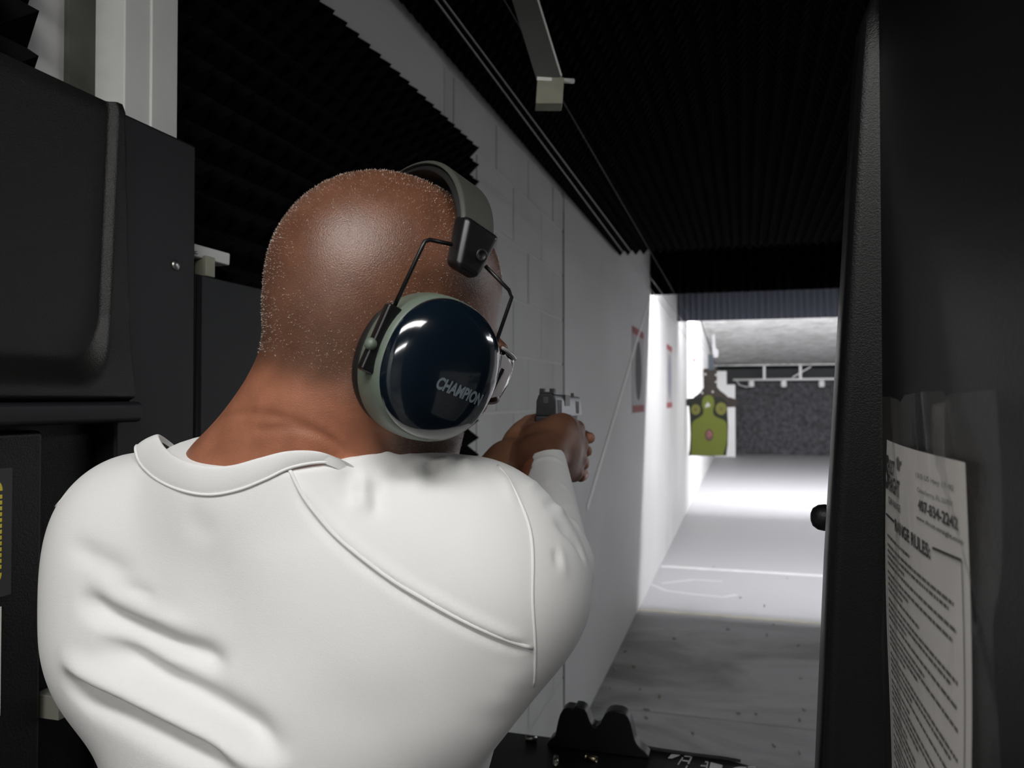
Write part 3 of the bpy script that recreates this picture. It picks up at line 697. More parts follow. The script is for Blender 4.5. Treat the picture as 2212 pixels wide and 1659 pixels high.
def polygonize(prims, xs, ys, zs, B=16):
    nx, ny, nz = len(xs), len(ys), len(zs)
    D = np.empty((nx, ny, nz), np.float32)
    bi = [(i, j, k) for i in range(0, nx, B) for j in range(0, ny, B) for k in range(0, nz, B)]
    lo = np.array([(xs[i], ys[j], zs[k]) for i, j, k in bi]); hi = np.array([(xs[min(i+B, nx-1)], ys[min(j+B, ny-1)], zs[min(k+B, nz-1)]) for i, j, k in bi])
    c = (lo + hi)/2; R = np.linalg.norm(hi - lo, axis=1)/2 + 1e-4
    ds = np.array([pd(q, c) for q in prims]); dc = combine(prims, c, ds)
    for n, (i, j, k) in enumerate(bi):
        sl = (slice(i, min(i+B, nx)), slice(j, min(j+B, ny)), slice(k, min(k+B, nz)))
        if abs(dc[n]) > R[n]*1.8 + 0.02: D[sl] = dc[n]; continue
        sub = [q for m, q in enumerate(prims) if m == 0 or ds[m, n] < 3.2*R[n] + 1.5*q['k'] + 0.01]
        g = np.stack(np.meshgrid(xs[sl[0]], ys[sl[1]], zs[sl[2]], indexing='ij'), -1)
        D[sl] = combine(sub, g.reshape(-1, 3)).reshape(g.shape[:3])
    return nets(D, xs, ys, zs)
def nets(D, xs, ys, zs):
    ins = D < 0
    cnt = np.zeros(tuple(s - 1 for s in D.shape), np.uint8)
    for a in (0, 1):
        for b in (0, 1):
            for c in (0, 1): cnt += ins[a:D.shape[0]-1+a, b:D.shape[1]-1+b, c:D.shape[2]-1+c]
    act = np.argwhere((cnt > 0) & (cnt < 8)); idx = np.full(cnt.shape, -1, np.int32); idx[tuple(act.T)] = np.arange(len(act))
    co = np.zeros((len(act), 3)); w = np.zeros(len(act)); ax = (xs, ys, zs)
    cor = [(a, b, c) for a in (0, 1) for b in (0, 1) for c in (0, 1)]
    for p in cor:
        for dim in range(3):
            if p[dim]: continue
            q = list(p); q[dim] = 1
            A = D[act[:, 0]+p[0], act[:, 1]+p[1], act[:, 2]+p[2]].astype(float); Bv = D[act[:, 0]+q[0], act[:, 1]+q[1], act[:, 2]+q[2]].astype(float)
            m = (A < 0) != (Bv < 0); t = A[m]/(A[m] - Bv[m]); pos = np.empty((m.sum(), 3))
            for e in range(3):
                g = ax[e]; a0 = g[act[m, e]+p[e]]; b0 = g[act[m, e]+q[e]]; pos[:, e] = a0 + (b0 - a0)*t
            co[m] += pos; w[m] += 1
    co /= w[:, None]
    F = []
    for dim in range(3):
        s0 = [slice(1, -1)]*3; s0[dim] = slice(0, D.shape[dim]-1); s1 = list(s0); s1[dim] = slice(1, D.shape[dim])
        A = ins[tuple(s0)]; Bv = ins[tuple(s1)]; e = np.argwhere(A != Bv); off = np.array([0 if d == dim else 1 for d in range(3)]); g = e + off
        flip = A[tuple(e.T)]; u, v = [(1, 2), (2, 0), (0, 1)][dim]
        def cell(du, dv):
            h = g.copy(); h[:, u] -= du; h[:, v] -= dv; return idx[tuple(h.T)]
        f = np.stack([cell(1, 1), cell(0, 1), cell(0, 0), cell(1, 0)], 1); f[~flip] = f[~flip][:, ::-1]; F.append(f)
    return co, np.concatenate(F)
def edges_of(F):
    e = np.concatenate([F[:, [0, 1]], F[:, [1, 2]], F[:, [2, 3]], F[:, [3, 0]]]); return e
def relax(co, F, it=6, lam=0.5, mu=-0.53):
    e = edges_of(F); n = len(co)
    deg = np.bincount(e[:, 0], minlength=n) + np.bincount(e[:, 1], minlength=n)
    for i in range(it*2):
        s = np.zeros_like(co)
        for d in range(3): s[:, d] = np.bincount(e[:, 0], co[e[:, 1], d], n) + np.bincount(e[:, 1], co[e[:, 0], d], n)
        co = co + (lam if i % 2 == 0 else mu)*(s/np.maximum(deg, 1)[:, None] - co)
    return co
def vnormals(co, F):
    n = np.cross(co[F[:, 2]] - co[F[:, 0]], co[F[:, 3]] - co[F[:, 1]]); N = np.zeros_like(co)
    for c in range(4):
        for d in range(3): N[:, d] += np.bincount(F[:, c], n[:, d], len(co))
    return N/(np.linalg.norm(N, axis=1)[:, None] + 1e-12)
def axis_grid(*segs):   # (start, end, step), ...
    out = []
    for a, b, h in segs: out.append(np.arange(a, b - h*0.3, h))
    out.append([segs[-1][1]]); return np.concatenate(out)
def trace(prims, pts, tmin=0.3, tmax=1.5):   # march camera rays through picture points on to a surface
    d = np.array([ray(px, py) for px, py in pts]); L = np.linalg.norm(d, axis=1); d /= L[:, None]; t = np.full(len(d), tmin)
    for _ in range(90):
        x = combine(prims, CAM + d*t[:, None]); t = np.minimum(t + x*0.8, tmax)
    return CAM + d*t[:, None]
def polydist(p, line):
    best = np.full(len(p), 9.0)
    for a, b in zip(line[:-1], line[1:]):
        ba = b - a; h = np.clip((p - a) @ ba/(ba @ ba), 0, 1); e = p - a - h[:, None]*ba
        best = np.minimum(best, np.sqrt(np.einsum('ij,ij->i', e, e)))
    return best
def polyarc(p, line):   # distance to a line and how far along it the nearest point lies
    best = np.full(len(p), 9.0); arc = np.zeros(len(p)); s0 = 0.0
    for a, b in zip(line[:-1], line[1:]):
        ba = b - a; l = np.linalg.norm(ba); h = np.clip((p - a) @ ba/(ba @ ba), 0, 1); e = p - a - h[:, None]*ba
        d = np.sqrt(np.einsum('ij,ij->i', e, e)); m = d < best; best[m] = d[m]; arc[m] = s0 + l*h[m]; s0 += l
    return best, arc, s0
def smooth_line(pts, n=4):   # Catmull-Rom through points
    pts = np.array(pts, float); out = []
    q = np.vstack([2*pts[0] - pts[1], pts, 2*pts[-1] - pts[-2]])
    for i in range(1, len(q) - 2):
        for t in np.linspace(0, 1, n, endpoint=False):
            a, b, c, d = q[i-1], q[i], q[i+1], q[i+2]
            out.append(0.5*(2*b + (c - a)*t + (2*a - 5*b + 4*c - d)*t*t + (3*b - a - 3*c + d)*t**3))
    out.append(pts[-1]); return np.array(out)
def net_object(name, co, F, m, parent=None):
    me = bpy.data.meshes.new(name); me.from_pydata(co.tolist(), [], F.tolist()); me.update()
    me.polygons.foreach_set('use_smooth', [True]*len(me.polygons)); return link(name, me, m, parent)
# ---------------------------------------------------------------- the shooter: skeleton and surfaces
def frame(yaw_right, pitch_down, roll_right):
    a, p, r = map(math.radians, (yaw_right, pitch_down, roll_right))
    f = v3(math.sin(a), math.cos(a), 0); x = v3(math.cos(a), -math.sin(a), 0); z = v3(0, 0, 1)
    f, z = f*math.cos(p) - z*math.sin(p), z*math.cos(p) + f*math.sin(p)
    z, x = z*math.cos(r) + x*math.sin(r), x*math.cos(r) - z*math.sin(r)
    return np.array([x, f, z])
HR = frame(34, 22, 8); HC = P(848, 657, 0.705)
def hd(x, f, u): return HC + x*HR[0] + f*HR[1] + u*HR[2]
TR = frame(-4, 8, 0)               # torso frame
GR = frame(0, 1.2, 0); GC = P(1180, 851, 1.105)
def gp(r, f, u): return GC + r*GR[0] + f*GR[1] + u*GR[2]

head = [
    EL(hd(0, -.004, .022), (.080, .101, .090), HR, .02),
    EL(hd(0, -.040, -.020), (.068, .060, .066), HR, .03),
    EL(hd(-.004, -.034, .010), (.077, .080, .084), HR, .02),
    EL(hd(0, .050, -.045), (.063, .056, .078), HR, .03),
    EL(hd(.004, .076, -.096), (.042, .036, .028), HR, .03),
    EL(hd(.047, .026, -.080), (.020, .036, .028), HR, .025), EL(hd(-.047, .026, -.080), (.020, .036, .028), HR, .025),
    RC(hd(0, .103, -.012), hd(0, .124, -.046), .008, .0125, .012),
    EL(hd(.013, .111, -.050), (.009, .011, .008), HR, .008), EL(hd(-.013, .111, -.050), (.009, .011, .008), HR, .008),
    EL(hd(.030, .093, .004), (.026, .012, .008), HR, .012), EL(hd(-.030, .093, .004), (.026, .012, .008), HR, .012),
    SUB(EL(hd(.032, .108, -.018), (.018, .014, .011), HR, .012)), SUB(EL(hd(-.032, .108, -.018), (.018, .014, .011), HR, .012)),
    EL(hd(.032, .092, -.018), (.013, .012, .012), HR, .003), EL(hd(-.032, .092, -.018), (.013, .012, .012), HR, .003),
    EL(hd(0, .102, -.074), (.025, .012, .007), HR, .006), EL(hd(0, .100, -.085), (.022, .012, .007), HR, .004),
    EL(hd(.080, -.004, -.030), (.008, .020, .032), HR, .008), EL(hd(-.080, -.004, -.030), (.008, .020, .032), HR, .008),
]
neck = [
    RC(hd(0, -.028, -.050), P(680, 985, .69), .058, .062, .03),
    RC(hd(.030, .0, -.085), P(800, 1030, .71), .030, .034, .03),
    RC(P(640, 900, .69), P(530, 1030, .69), .040, .045, .05),
]
torso = [
    EL(P(655, 1470, .75), (.190, .125, .215), TR, .05),
    RC(P(620, 1095, .70), P(315, 1140, .75), .058, .064, .06),     # trapezius to left shoulder
    RC(P(690, 1130, .69), P(1000, 1195, .69), .056, .070, .06),    # trapezius to right shoulder
    EL(P(290, 1260, .75), (.062, .075, .10), TR, .05),             # left shoulder blade, upper arm root
    EL(P(330, 1370, .75), (.072, .09, .09), TR, .05),
    EL(P(900, 1340, .67), (.11, .07, .12), TR, .06),               # right shoulder blade
    EL(P(580, 1320, .68), (.15, .06, .15), TR, .06),
    RC(P(655, 1520, .76), v3(-.42, .66, .98), .145, .140, .06),    # waist
]
armR = [
    RC(P(1035, 1210, .69), P(1186, 1228, .86), .072, .046, .05),
    EL(P(1100, 1285, .69), (.064, .08, .060), TR, .05),
    RC(P(1190, 1222, .86), P(1174, 1000, 1.03), .045, .030, .015),
]
armL = [
    RC(P(310, 1180, .75), P(850, 1235, .93), .060, .046, .05),
    RC(P(850, 1235, .93), P(1100, 1005, 1.055), .046, .029, .02),
]
def hands():
    L = []
    # right hand: wrist, palm, back, knuckles
    L += [RC(P(1178, 1030, 1.0), gp(.006, -.066, -.088), .027, .027, .02),
          RC(gp(.006, -.066, -.088), gp(.016, -.010, -.070), .028, .034, .02),
          EL(gp(.024, .004, -.072), (.022, .046, .044), GR, .02),
          RC(gp(-.006, -.030, -.062), gp(-.022, .006, -.052), .021, .014, .015),
          RC(gp(-.022, .006, -.052), gp(-.024, .040, -.040), .0125, .0105, .006), RC(gp(-.024, .040, -.040), gp(-.022, .066, -.037), .0105, .009, .004)]
    mc = [(.034, .040, -.050), (.038, .044, -.072), (.037, .038, -.093), (.033, .028, -.111)]
    for m in mc: L.append(RC(gp(.018, -.02, m[2]*.9 - .005), gp(*m), .018, .0128, .012))
    # index laid along the frame
    L += [RC(gp(*mc[0]), gp(.0285, .078, -.050), .0118, .0105, .006), RC(gp(.0285, .078, -.050), gp(.021, .104, -.0505), .0105, .0088, .004)]
    for m in mc[1:]:
        u = m[2]; L += [RC(gp(*m), gp(.030, .072, u - .002), .0120, .0110, .006), RC(gp(.030, .072, u - .002), gp(-.004, .080, u - .003), .0110, .0100, .004), RC(gp(-.004, .080, u - .003), gp(-.021, .060, u - .003), .0098, .0088, .004)]
    # left hand: wrist, palm against the left grip side, fingers wrapped over the right hand
    L += [RC(P(1075, 1030, 1.045), gp(-.040, -.052, -.098), .027, .026, .02),
          RC(gp(-.040, -.052, -.098), gp(-.038, .000, -.082), .027, .028, .02),
          EL(gp(-.042, .020, -.086), (.017, .040, .040), GR, .02),
          RC(gp(-.034, -.020, -.062), gp(-.031, .025, -.044), .018, .0125, .012), RC(gp(-.031, .025, -.044), gp(-.025, .078, -.033), .0118, .0088, .006)]
    for i, u in enumerate((-.060, -.079, -.098, -.115)):
        f0 = .058 - .004*i
        L += [RC(gp(-.044, .030, u), gp(-.036, f0 + .018, u), .0125, .0115, .008), RC(gp(-.036, f0 + .018, u), gp(.006, .100 - .005*i, u - .001), .0112, .0104, .004),
              RC(gp(.006, .100 - .005*i, u - .001), gp(.036, .092 - .006*i, u - .002), .0100, .0095, .003), RC(gp(.036, .092 - .006*i, u - .002), gp(.0475 - .003*i, .074 - .007*i, u - .003), .0095, .0085, .003)]
    return L
def shrink(L, s):
    out = []
    for q in L:
        q = dict(q)
        if q['t'] == 'rc': q['r1'] -= s; q['r2'] -= s
        elif q['t'] == 'el': q['r'] = q['r'] - s
        out.append(q)
    return out
neck_base = [RC(P(672, 1010, .69), P(680, 985, .69), .0670, .0670, .03), RC(P(530, 1030, .69), P(560, 995, .69), .0495, .0480, .05)]
armLskin = [RC(P(850, 1235, .93), P(1100, 1005, 1.055), .038, .028, .02)]
wr = P(1174, 1000, 1.03); wd = wr - P(1190, 1222, .86); wd /= np.linalg.norm(wd)
wl0 = P(850, 1235, .93); wl1 = P(1100, 1005, 1.055); dl = (wl1 - wl0)/np.linalg.norm(wl1 - wl0)
CUTS = [CUT(wr + wd*.012, wd, .10), CUT(wl0 + dl*.15, dl, .09), CUT(v3(-.42, .66, .93), v3(0, 0, -1), .4)]
body_prims = head + neck + shrink(torso, .026) + shrink(armR, .010) + shrink(armL[:1], .012) + armLskin + hands()
shirt_solid = torso + armR + armL + neck_base
Ub = [(345,938),(352,957),(375,980),(410,997),(450,1005),(500,1004),(560,988),(620,974),(680,975),(730,992),(765,1012)]
Lb = [(292,964),(297,1000),(332,1036),(386,1062),(450,1073),(515,1062),(575,1038),(630,1012),(700,1000),(750,1010),(780,1030)]
zL = (trace(shirt_solid, Lb) - CAM) @ FW; zL[0] = .722; zL[1] = min(zL[1], .70); zL[-1] += .012; zL[-2] += .003
zU = (trace(shirt_solid, Ub) - CAM) @ FW; zU[0] = .715; zU[1] = .692; zU[2] = min(zU[2], .672); zU[-1] += .012
Lw = [P(a, b, z - .001) for (a, b), z in zip(Lb, zL)] + [P(815, 1085, .70), P(830, 1130, .78), P(760, 1180, .86), P(600, 1150, .88), P(430, 1070, .85), P(330, 985, .79)]
Uw = [P(a, b, z - .004) for (a, b), z in zip(Ub, zU)] + [P(795, 1045, .68), P(805, 1080, .75), P(730, 1120, .81), P(590, 1090, .83), P(450, 1020, .81), P(375, 958, .765)]
mid_ = (np.array(Uw)*.6 + np.array(Lw)*.4)[:11]; COLLAR_C = mid_.mean(0)
_u, _s, _v = np.linalg.svd(mid_ - COLLAR_C); COLLAR_N = _v[2]*np.sign(_v[2][2])
_cc = COLLAR_C + v3(0, .035, 0); _cc[2] -= ((_cc - COLLAR_C) @ COLLAR_N)/COLLAR_N[2]
NECK_HOLE = [CUT(_cc, COLLAR_N, .108)]
shirt_prims = shirt_solid + NECK_HOLE + CUTS
def skin_material(name):
    m = mat(name, (0.2, 0.09, 0.055), 0.36, spec=0.7, sss=0.06)
    nt = m.node_tree; b = nt.nodes['Principled BSDF']; tc = nt.nodes['Texture Coordinate']
    at = nt.nodes.new('ShaderNodeAttribute'); at.attribute_name = 'tone'
    n = nt.nodes.new('ShaderNodeTexNoise'); n.inputs['Scale'].default_value = 38; n.inputs['Detail'].default_value = 6
    nt.links.new(tc.outputs['Object'], n.inputs['Vector'])
    mr = nt.nodes.new('ShaderNodeMapRange'); mr.inputs[1].default_value = 0.3; mr.inputs[2].default_value = 0.7; mr.inputs[3].default_value = 0.82; mr.inputs[4].default_value = 1.16
    nt.links.new(n.outputs['Fac'], mr.inputs[0])
    gs = nt.nodes.new('ShaderNodeAttribute'); gs.attribute_name = 'gloss'; nt.links.new(gs.outputs['Fac'], b.inputs['Specular IOR Level'])
    mx = nt.nodes.new('ShaderNodeVectorMath'); mx.operation = 'MULTIPLY'
    nt.links.new(at.outputs['Vector'], mx.inputs[0]); nt.links.new(mr.outputs[0], mx.inputs[1]); nt.links.new(mx.outputs[0], b.inputs['Base Color'])
    n2 = nt.nodes.new('ShaderNodeTexNoise'); n2.inputs['Scale'].default_value = 900; n2.inputs['Detail'].default_value = 3
    nt.links.new(tc.outputs['Object'], n2.inputs['Vector'])
    bp = nt.nodes.new('ShaderNodeBump'); bp.inputs['Strength'].default_value = 0.4; bp.inputs['Distance'].default_value = 0.0010
    nt.links.new(n2.outputs['Fac'], bp.inputs['Height']); nt.links.new(bp.outputs['Normal'], b.inputs['Normal'])
    return m
M['skin'] = skin_material('brown_skin')
M['shirt'] = mat('white_knit_fabric', (0.80, 0.80, 0.795), 0.85, spec=0.2, bump=0.08, bscale=900)
M['trousers'] = mat('dark_denim', (0.02, 0.025, 0.04), 0.85, bump=0.3, bscale=500)
M['shoe'] = mat('dark_shoe_leather', (0.015, 0.014, 0.013), 0.5)

person = empty('person', (-0.42, 0.66, 0)); tag(person, 'person in a white long-sleeved shirt and earmuffs aiming a pistol with both hands', 'person')
# ---- body: one continuous surface, head to hands, waist hidden under the clothes
bxs = axis_grid((-.66, -.42, .008), (-.42, .03, .0026), (.03, .12, .006)); bys = axis_grid((.40, .46, .008), (.46, .84, .0026), (.84, .98, .006), (.98, 1.30, .0022)); bzs = axis_grid((.90, 1.44, .009), (1.44, 1.86, .0026))
co, F = polygonize(body_prims, bxs, bys, bzs); co = relax(co, F, 4)
# scalp and neck creases
def crease(co, F, prims, lines):
    N = vnormals(co, F)
    for pts, A, s in lines:
        L = smooth_line(trace(prims, pts)); d = polydist(co, L); co = co + N*(A*np.exp(-(d/s)**2))[:, None]
    return co
co = crease(co, F, body_prims, [([(470, 905), (540, 893), (620, 905), (700, 940), (745, 985)], -.0016, .004), ([(560, 930), (640, 925), (720, 955), (770, 1000)], -.0014, .0035), ([(830, 940), (845, 985), (850, 1010)], -.003, .007), ([(700, 740), (720, 800), (700, 850)], -.002, .02)])
body = keep(net_object('body', co, F, M['skin']), person)
loc = (co - HC) @ HR.T; gl = (co - GC) @ GR.T
tone = np.tile(np.array([0.33, 0.132, 0.076]), (len(co), 1))
def blend(t, c, w): return t*(1 - w[:, None]) + np.array(c)*w[:, None]
sst = lambda a, b, x: np.clip((x - a)/(b - a), 0, 1)**2*(3 - 2*np.clip((x - a)/(b - a), 0, 1))
is_head = sst(.16, .14, np.linalg.norm(loc, axis=1))*np.maximum(sst(-.112, -.075, loc[:, 2]), sst(.0, .03, loc[:, 1]))
tone = blend(tone, (0.150, 0.061, 0.033), is_head)                                            # scalp
tone = blend(tone, (0.120, 0.060, 0.042), is_head*sst(-.045, -.085, loc[:, 2])*sst(.0, .04, loc[:, 1]))  # beard shadow
tone = blend(tone, (0.150, 0.072, 0.046), is_head*sst(.02, -.06, loc[:, 2])*sst(-.02, -.06, loc[:, 1])*.7)  # nape stubble
hand_m = (gl[:, 1] > -.11) & (np.abs(gl[:, 0]) < .12)
tone[hand_m] = (0.170, 0.078, 0.048)
left_m = hand_m & (gl[:, 0] < -.028); tone[left_m] = (0.27, 0.13, 0.075)
tips = hand_m & (gl[:, 0] > .030) & (gl[:, 1] > .048) & (gl[:, 2] < -.056)
tt = sst(.041, .046, gl[:, 0])*tips; tone = blend(tone, (0.40, 0.19, 0.125), tt*0.9)
ca = body.data.attributes.new('tone', 'FLOAT_VECTOR', 'POINT'); ca.data.foreach_set('vector', tone.ravel().astype(np.float32))
ga = body.data.attributes.new('gloss', 'FLOAT', 'POINT'); ga.data.foreach_set('value', (0.22 + 0.5*is_head).astype(np.float32))
# ---- very short grey stubble on scalp, nape and jaw
N = vnormals(co, F)
cand = np.where((is_head > .8) & ~((loc[:, 1] > .055) & (loc[:, 2] > -.05) & (loc[:, 2] < .06)))[0]
sel = rng.choice(cand, 20000); base = co[sel] + rng.normal(0, .0009, (len(sel), 3)); nn = N[sel]
base -= nn*np.einsum('ij,ij->i', base - co[sel], nn)[:, None]
tdir = nn + rng.normal(0, .55, nn.shape); tdir /= np.linalg.norm(tdir, axis=1)[:, None]
sd = np.cross(tdir, rng.normal(0, 1, nn.shape)); sd /= np.linalg.norm(sd, axis=1)[:, None]
ln = rng.uniform(.0008, .0021, len(sel))[:, None]; wdt = .00016
vv = np.stack([base - sd*wdt, base + sd*wdt, base + tdir*ln], 1).reshape(-1, 3)
me = bpy.data.meshes.new('stubble'); me.from_pydata(vv.tolist(), [], np.arange(len(vv)).reshape(-1, 3).tolist())
hair = keep(link('stubble', me, mat('grey_stubble', (0.55, 0.45, 0.38), 0.35, spec=0.6)), person); tag(hair, kind='stuff')

# ---- shirt
sxs = axis_grid((-.66, .12, .0034)); sys_ = axis_grid((.40, 1.10, .0034)); szs = axis_grid((.91, 1.28, .009), (1.28, 1.66, .0034))
sco, SF = polygonize(shirt_prims, sxs, sys_, szs); sco = relax(sco, SF, 6)
FOLDS = [
    ([(160,1278),(181,1289),(231,1326),(286,1353),(336,1376),(391,1403),(437,1422),(500,1448)], -.013, .0095), ([(175,1262),(240,1300),(300,1328),(360,1352),(430,1385)], .004, .010),
    ([(195,1372),(217,1385),(272,1422),(336,1463),(400,1500),(469,1541),(538,1582),(583,1623),(620,1665)], -.0175, .013), ([(200,1345),(260,1380),(340,1418),(420,1455)], .003, .010),
    ([(118,1420),(150,1436),(194,1460),(286,1513),(400,1568),(492,1609),(640,1685)], .0095, .0105),
    ([(125,1455),(150,1468),(199,1508),(272,1542),(355,1586),(446,1635),(520,1680)], -.016, .011),
    ([(135,1165),(153,1175),(199,1202),(254,1230),(300,1255)], -.004, .010), ([(391,1100),(437,1142),(469,1178)], -.0016, .012), ([(255,1262),(290,1272),(345,1296)], -.0018, .005),
    ([(480,1110),(475,1250),(482,1400),(500,1600)], -.0045, .032), 
    ([(772,1000),(783,1045),(790,1125)], .0050, .0065), ([(806,1030),(812,1080),(818,1130)], -.0050, .0075), ([(745,1000),(755,1050),(770,1100)], -.003, .009),
    ([(896,978),(904,1010),(912,1062)], .0045, .007), ([(926,986),(926,1035),(936,1082)], -.0035, .009), ([(960,984),(966,1032)], .0055, .007), ([(1003,990),(1006,1032)], .005, .007),
    ([(870,990),(860,1040),(850,1090)], -.0030, .010), ([(1075,1010),(1100,1060),(1120,1110)], .0022, .006),
    ([(632,1026),(668,1076),(726,1143),(805,1211),(886,1265),(965,1309),(1052,1353),(1145,1388)], .0028, .0042), ([(624,1022),(656,1088),(714,1160),(796,1229),(876,1283),(956,1329),(1046,1374),(1148,1411)], -.0020, .0036),
    ([(1188,1118),(1215,1140),(1250,1180),(1268,1235)], -.0035, .006), ([(1198,1100),(1230,1118),(1262,1160)], .0030, .006),
    ([(1206,1165),(1214,1205),(1222,1260)], .0012, .005), ([(1200,1180),(1206,1230)], -.002, .004),
    ([(1165,1095),(1195,1088),(1230,1100),(1262,1130)], -.0018, .005),
    ([(1132,1066),(1150,1048),(1180,1040),(1215,1049),(1240,1070)], .0016, .0032), ([(1140,1015),(1160,994),(1185,988),(1210,996),(1228,1016)], .0014, .003),
    ([(600,1500),(760,1540),(900,1530),(1050,1480)], -.0022, .03), ([(1128,1420),(1100,1480),(1060,1560)], .002, .02),
]
def disp_lines(co, F, prims, lines):
    N = vnormals(co, F); D = np.zeros(len(co))
    for pts, A, s in lines:
        L = smooth_line(trace(shirt_solid, pts)); lo = L.min(0) - 3*s; hi = L.max(0) + 3*s
        m = np.where(np.all((co > lo) & (co < hi), axis=1))[0]
        if len(m) == 0: continue
        d, arc, tot = polyarc(co[m], L)
        D[m] += A*np.exp(-(d/s)**2)*sst(0, 1, np.minimum(arc, tot - arc)/min(max(3.5*s, .02), .4*tot))
    return co + N*D[:, None]
sco = disp_lines(sco, SF, shirt_prims, FOLDS); sco = relax(sco, SF, 2)
shirt = keep(net_object('shirt', sco, SF, M['shirt']), person)
def seam(pts, r, name='seam'):
    L = trace(shirt_solid, pts); L = smooth_line(L, 6)
    # settle on the folded cloth
    out = []
    for p in L:
        i = np.argmin(np.einsum('ij,ij->i', sco - p, sco - p)); out.append(sco[i])
    out = np.array(out)
    for _ in range(8): out[1:-1] = (out[:-2] + out[1:-1]*2 + out[2:])/4
    out = out + (CAM - out)/np.linalg.norm(CAM - out, axis=1)[:, None]*r*0.35
    o = MB().tube(out, r, 8).build(name, M['shirt'], smooth=True); o.parent = shirt; o.matrix_parent_inverse = person.matrix_basis.inverted() if False else Matrix()
    return o
# seams hang under the shirt part: give them the same parent space
def under(o, part):
    o.parent = part; o.matrix_parent_inverse = (part.matrix_parent_inverse.copy() if False else (person.matrix_basis @ part.matrix_parent_inverse @ part.matrix_basis)).inverted(); return o
s1 = seam([(627,1014),(660,1082),(720,1152),(800,1221),(880,1275),(960,1320),(1050,1365),(1150,1402)], .0017)
s2 = seam([(1078,1006),(1110,1062),(1143,1130),(1152,1200),(1150,1300),(1157,1400),(1152,1480)], .0013)
s3 = seam([(281,968),(236,996),(176,1040),(120,1096)], .0013)
for o in (s1, s2, s3): under(o, shirt)
# collar band
def closed_smooth(pts, n=6):
    q = np.vstack([pts[-2:], pts, pts[:2]]); return smooth_line(q, n)[2*n:-(2*n) - 1 + n][:len(pts)*n]
Uc = closed_smooth(np.array(Uw)); Lc = closed_smooth(np.array(Lw)); K = len(Uc)
cen = Uc.mean(0); vs = []; fs = []; prof = [(0.0, 0.0), (0.06, .0016), (0.25, .0024), (0.5, .0026), (0.75, .0018), (0.92, .0004), (1.0, -.0012)]
for i in range(K):
    o_ = Uc[i] - cen; o_[2] = 0; o_ /= np.linalg.norm(o_); o_ = o_*.8 + v3(0, 0, .6)
    vs.append(Uc[i] - o_*.0022 - v3(0, 0, .006))
    for t, b_ in prof: vs.append(Uc[i]*(1 - t) + Lc[i]*t + o_*b_)
n = len(prof) + 1
for i in range(K):
    for j in range(n - 1): fs.append((i*n + j, i*n + j + 1, ((i+1) % K)*n + j + 1, ((i+1) % K)*n + j))
col_o = under(MB().add(vs, fs).build('collar', M['shirt'], smooth=True), shirt)
ss = col_o.modifiers.new('s', 'SUBSURF'); ss.levels = 1; ss.render_levels = 1
rim = under(MB().tube(np.array([Lc[i]*.94 + Uc[i]*.06 for i in range(K)]), .0013, 6, closed=True).build('collar_seam', M['shirt'], smooth=True), shirt)

# ---- trousers and shoes (below the picture, standing on the floor)
hip = v3(-.42, .66, .96); kL = v3(-.52, .78, .50); kR = v3(-.33, .66, .50); aL = v3(-.55, .80, .09); aR = v3(-.31, .56, .09)
tr = [EL(hip, (.165, .115, .12), None, .03), RC(hip + v3(-.08, .0, -.06), kL, .095, .066, .04), RC(kL, aL, .066, .060, .03), RC(hip + v3(.08, 0, -.06), kR, .095, .066, .04), RC(kR, aR, .066, .060, .03), CUT(v3(-.43, .7, .075), v3(0, 0, -1), .6)]
tco, TF = polygonize(tr, np.arange(-.72, -.12, .012), np.arange(.40, .96, .012), np.arange(.03, 1.12, .012))
keep(net_object('trousers', relax(tco, TF, 4), TF, M['trousers']), person)
for a_, yw in ((aL, -12), (aR, 10)):
    R_ = frame(yw, 0, 0); f_ = R_[1]
    sp = [RC(a_ + f_*-.045 + v3(0, 0, -.045), a_ + f_*.14 + v3(0, 0, -.052), .044, .038, .02), RC(a_ + v3(0, 0, -.03), a_ + v3(0, 0, .03), .050, .045, .03), BX(a_ + f_*.045 + v3(0, 0, -.075), (.035, .12, .006), .008, R_, .01), SUB(BX(a_ + v3(0, 0, -.19), (.3, .3, .1), 0, None, .002))]
    lo_ = a_ - .22; sc_, sf_ = polygonize(sp, np.arange(lo_[0], lo_[0] + .44, .008), np.arange(lo_[1], lo_[1] + .46, .008), np.arange(-.03, .17, .008))
    sc_[:, 2] = np.maximum(sc_[:, 2], .0005)
    keep(net_object('shoe', sc_, sf_, M['shoe']), person)
# ================================================================ earmuffs
M['navy'] = mat('navy_gloss_plastic', (0.0035, 0.0075, 0.013), 0.12, spec=0.5, coat=0.6)
M['sage'] = mat('sage_green_plastic', (0.115, 0.145, 0.115), 0.45)
M['band'] = mat('olive_grey_plastic', (0.06, 0.063, 0.054), 0.4)
M['blk'] = mat('black_plastic', (0.006, 0.006, 0.007), 0.35)
M['pad'] = mat('black_vinyl_pad', (0.008, 0.008, 0.008), 0.5)
muff = empty('earmuffs', tuple(HC)); tag(muff, 'navy and sage green earmuffs with wire arms worn over a shaved head', 'earmuffs')
A_, B_ = 0.054, 0.058      # half width (fore-aft), half height
CF, CU = 0.004, -0.052
def rad(ph):               # teardrop outline, fuller at the bottom front
    c, s_ = math.cos(ph), math.sin(ph)
    r = 1.0/((abs(c)/A_)**2.2 + (abs(s_)/B_)**2.2)**(1/2.2)
    return r*(1 + 0.035*math.cos(ph - math.radians(115)) )
def cup_pt(side, s_, t_, w): return hd(side*w, CF + s_, CU + t_)
W0 = 0.072
def dome_w(s_, t_):
    rho = min(math.hypot(s_, t_)/(.945*rad(math.atan2(t_, s_))), 1.0)
    return W0 + 0.044 + 0.022*math.sqrt(max(1 - rho**2.3, 0.0))
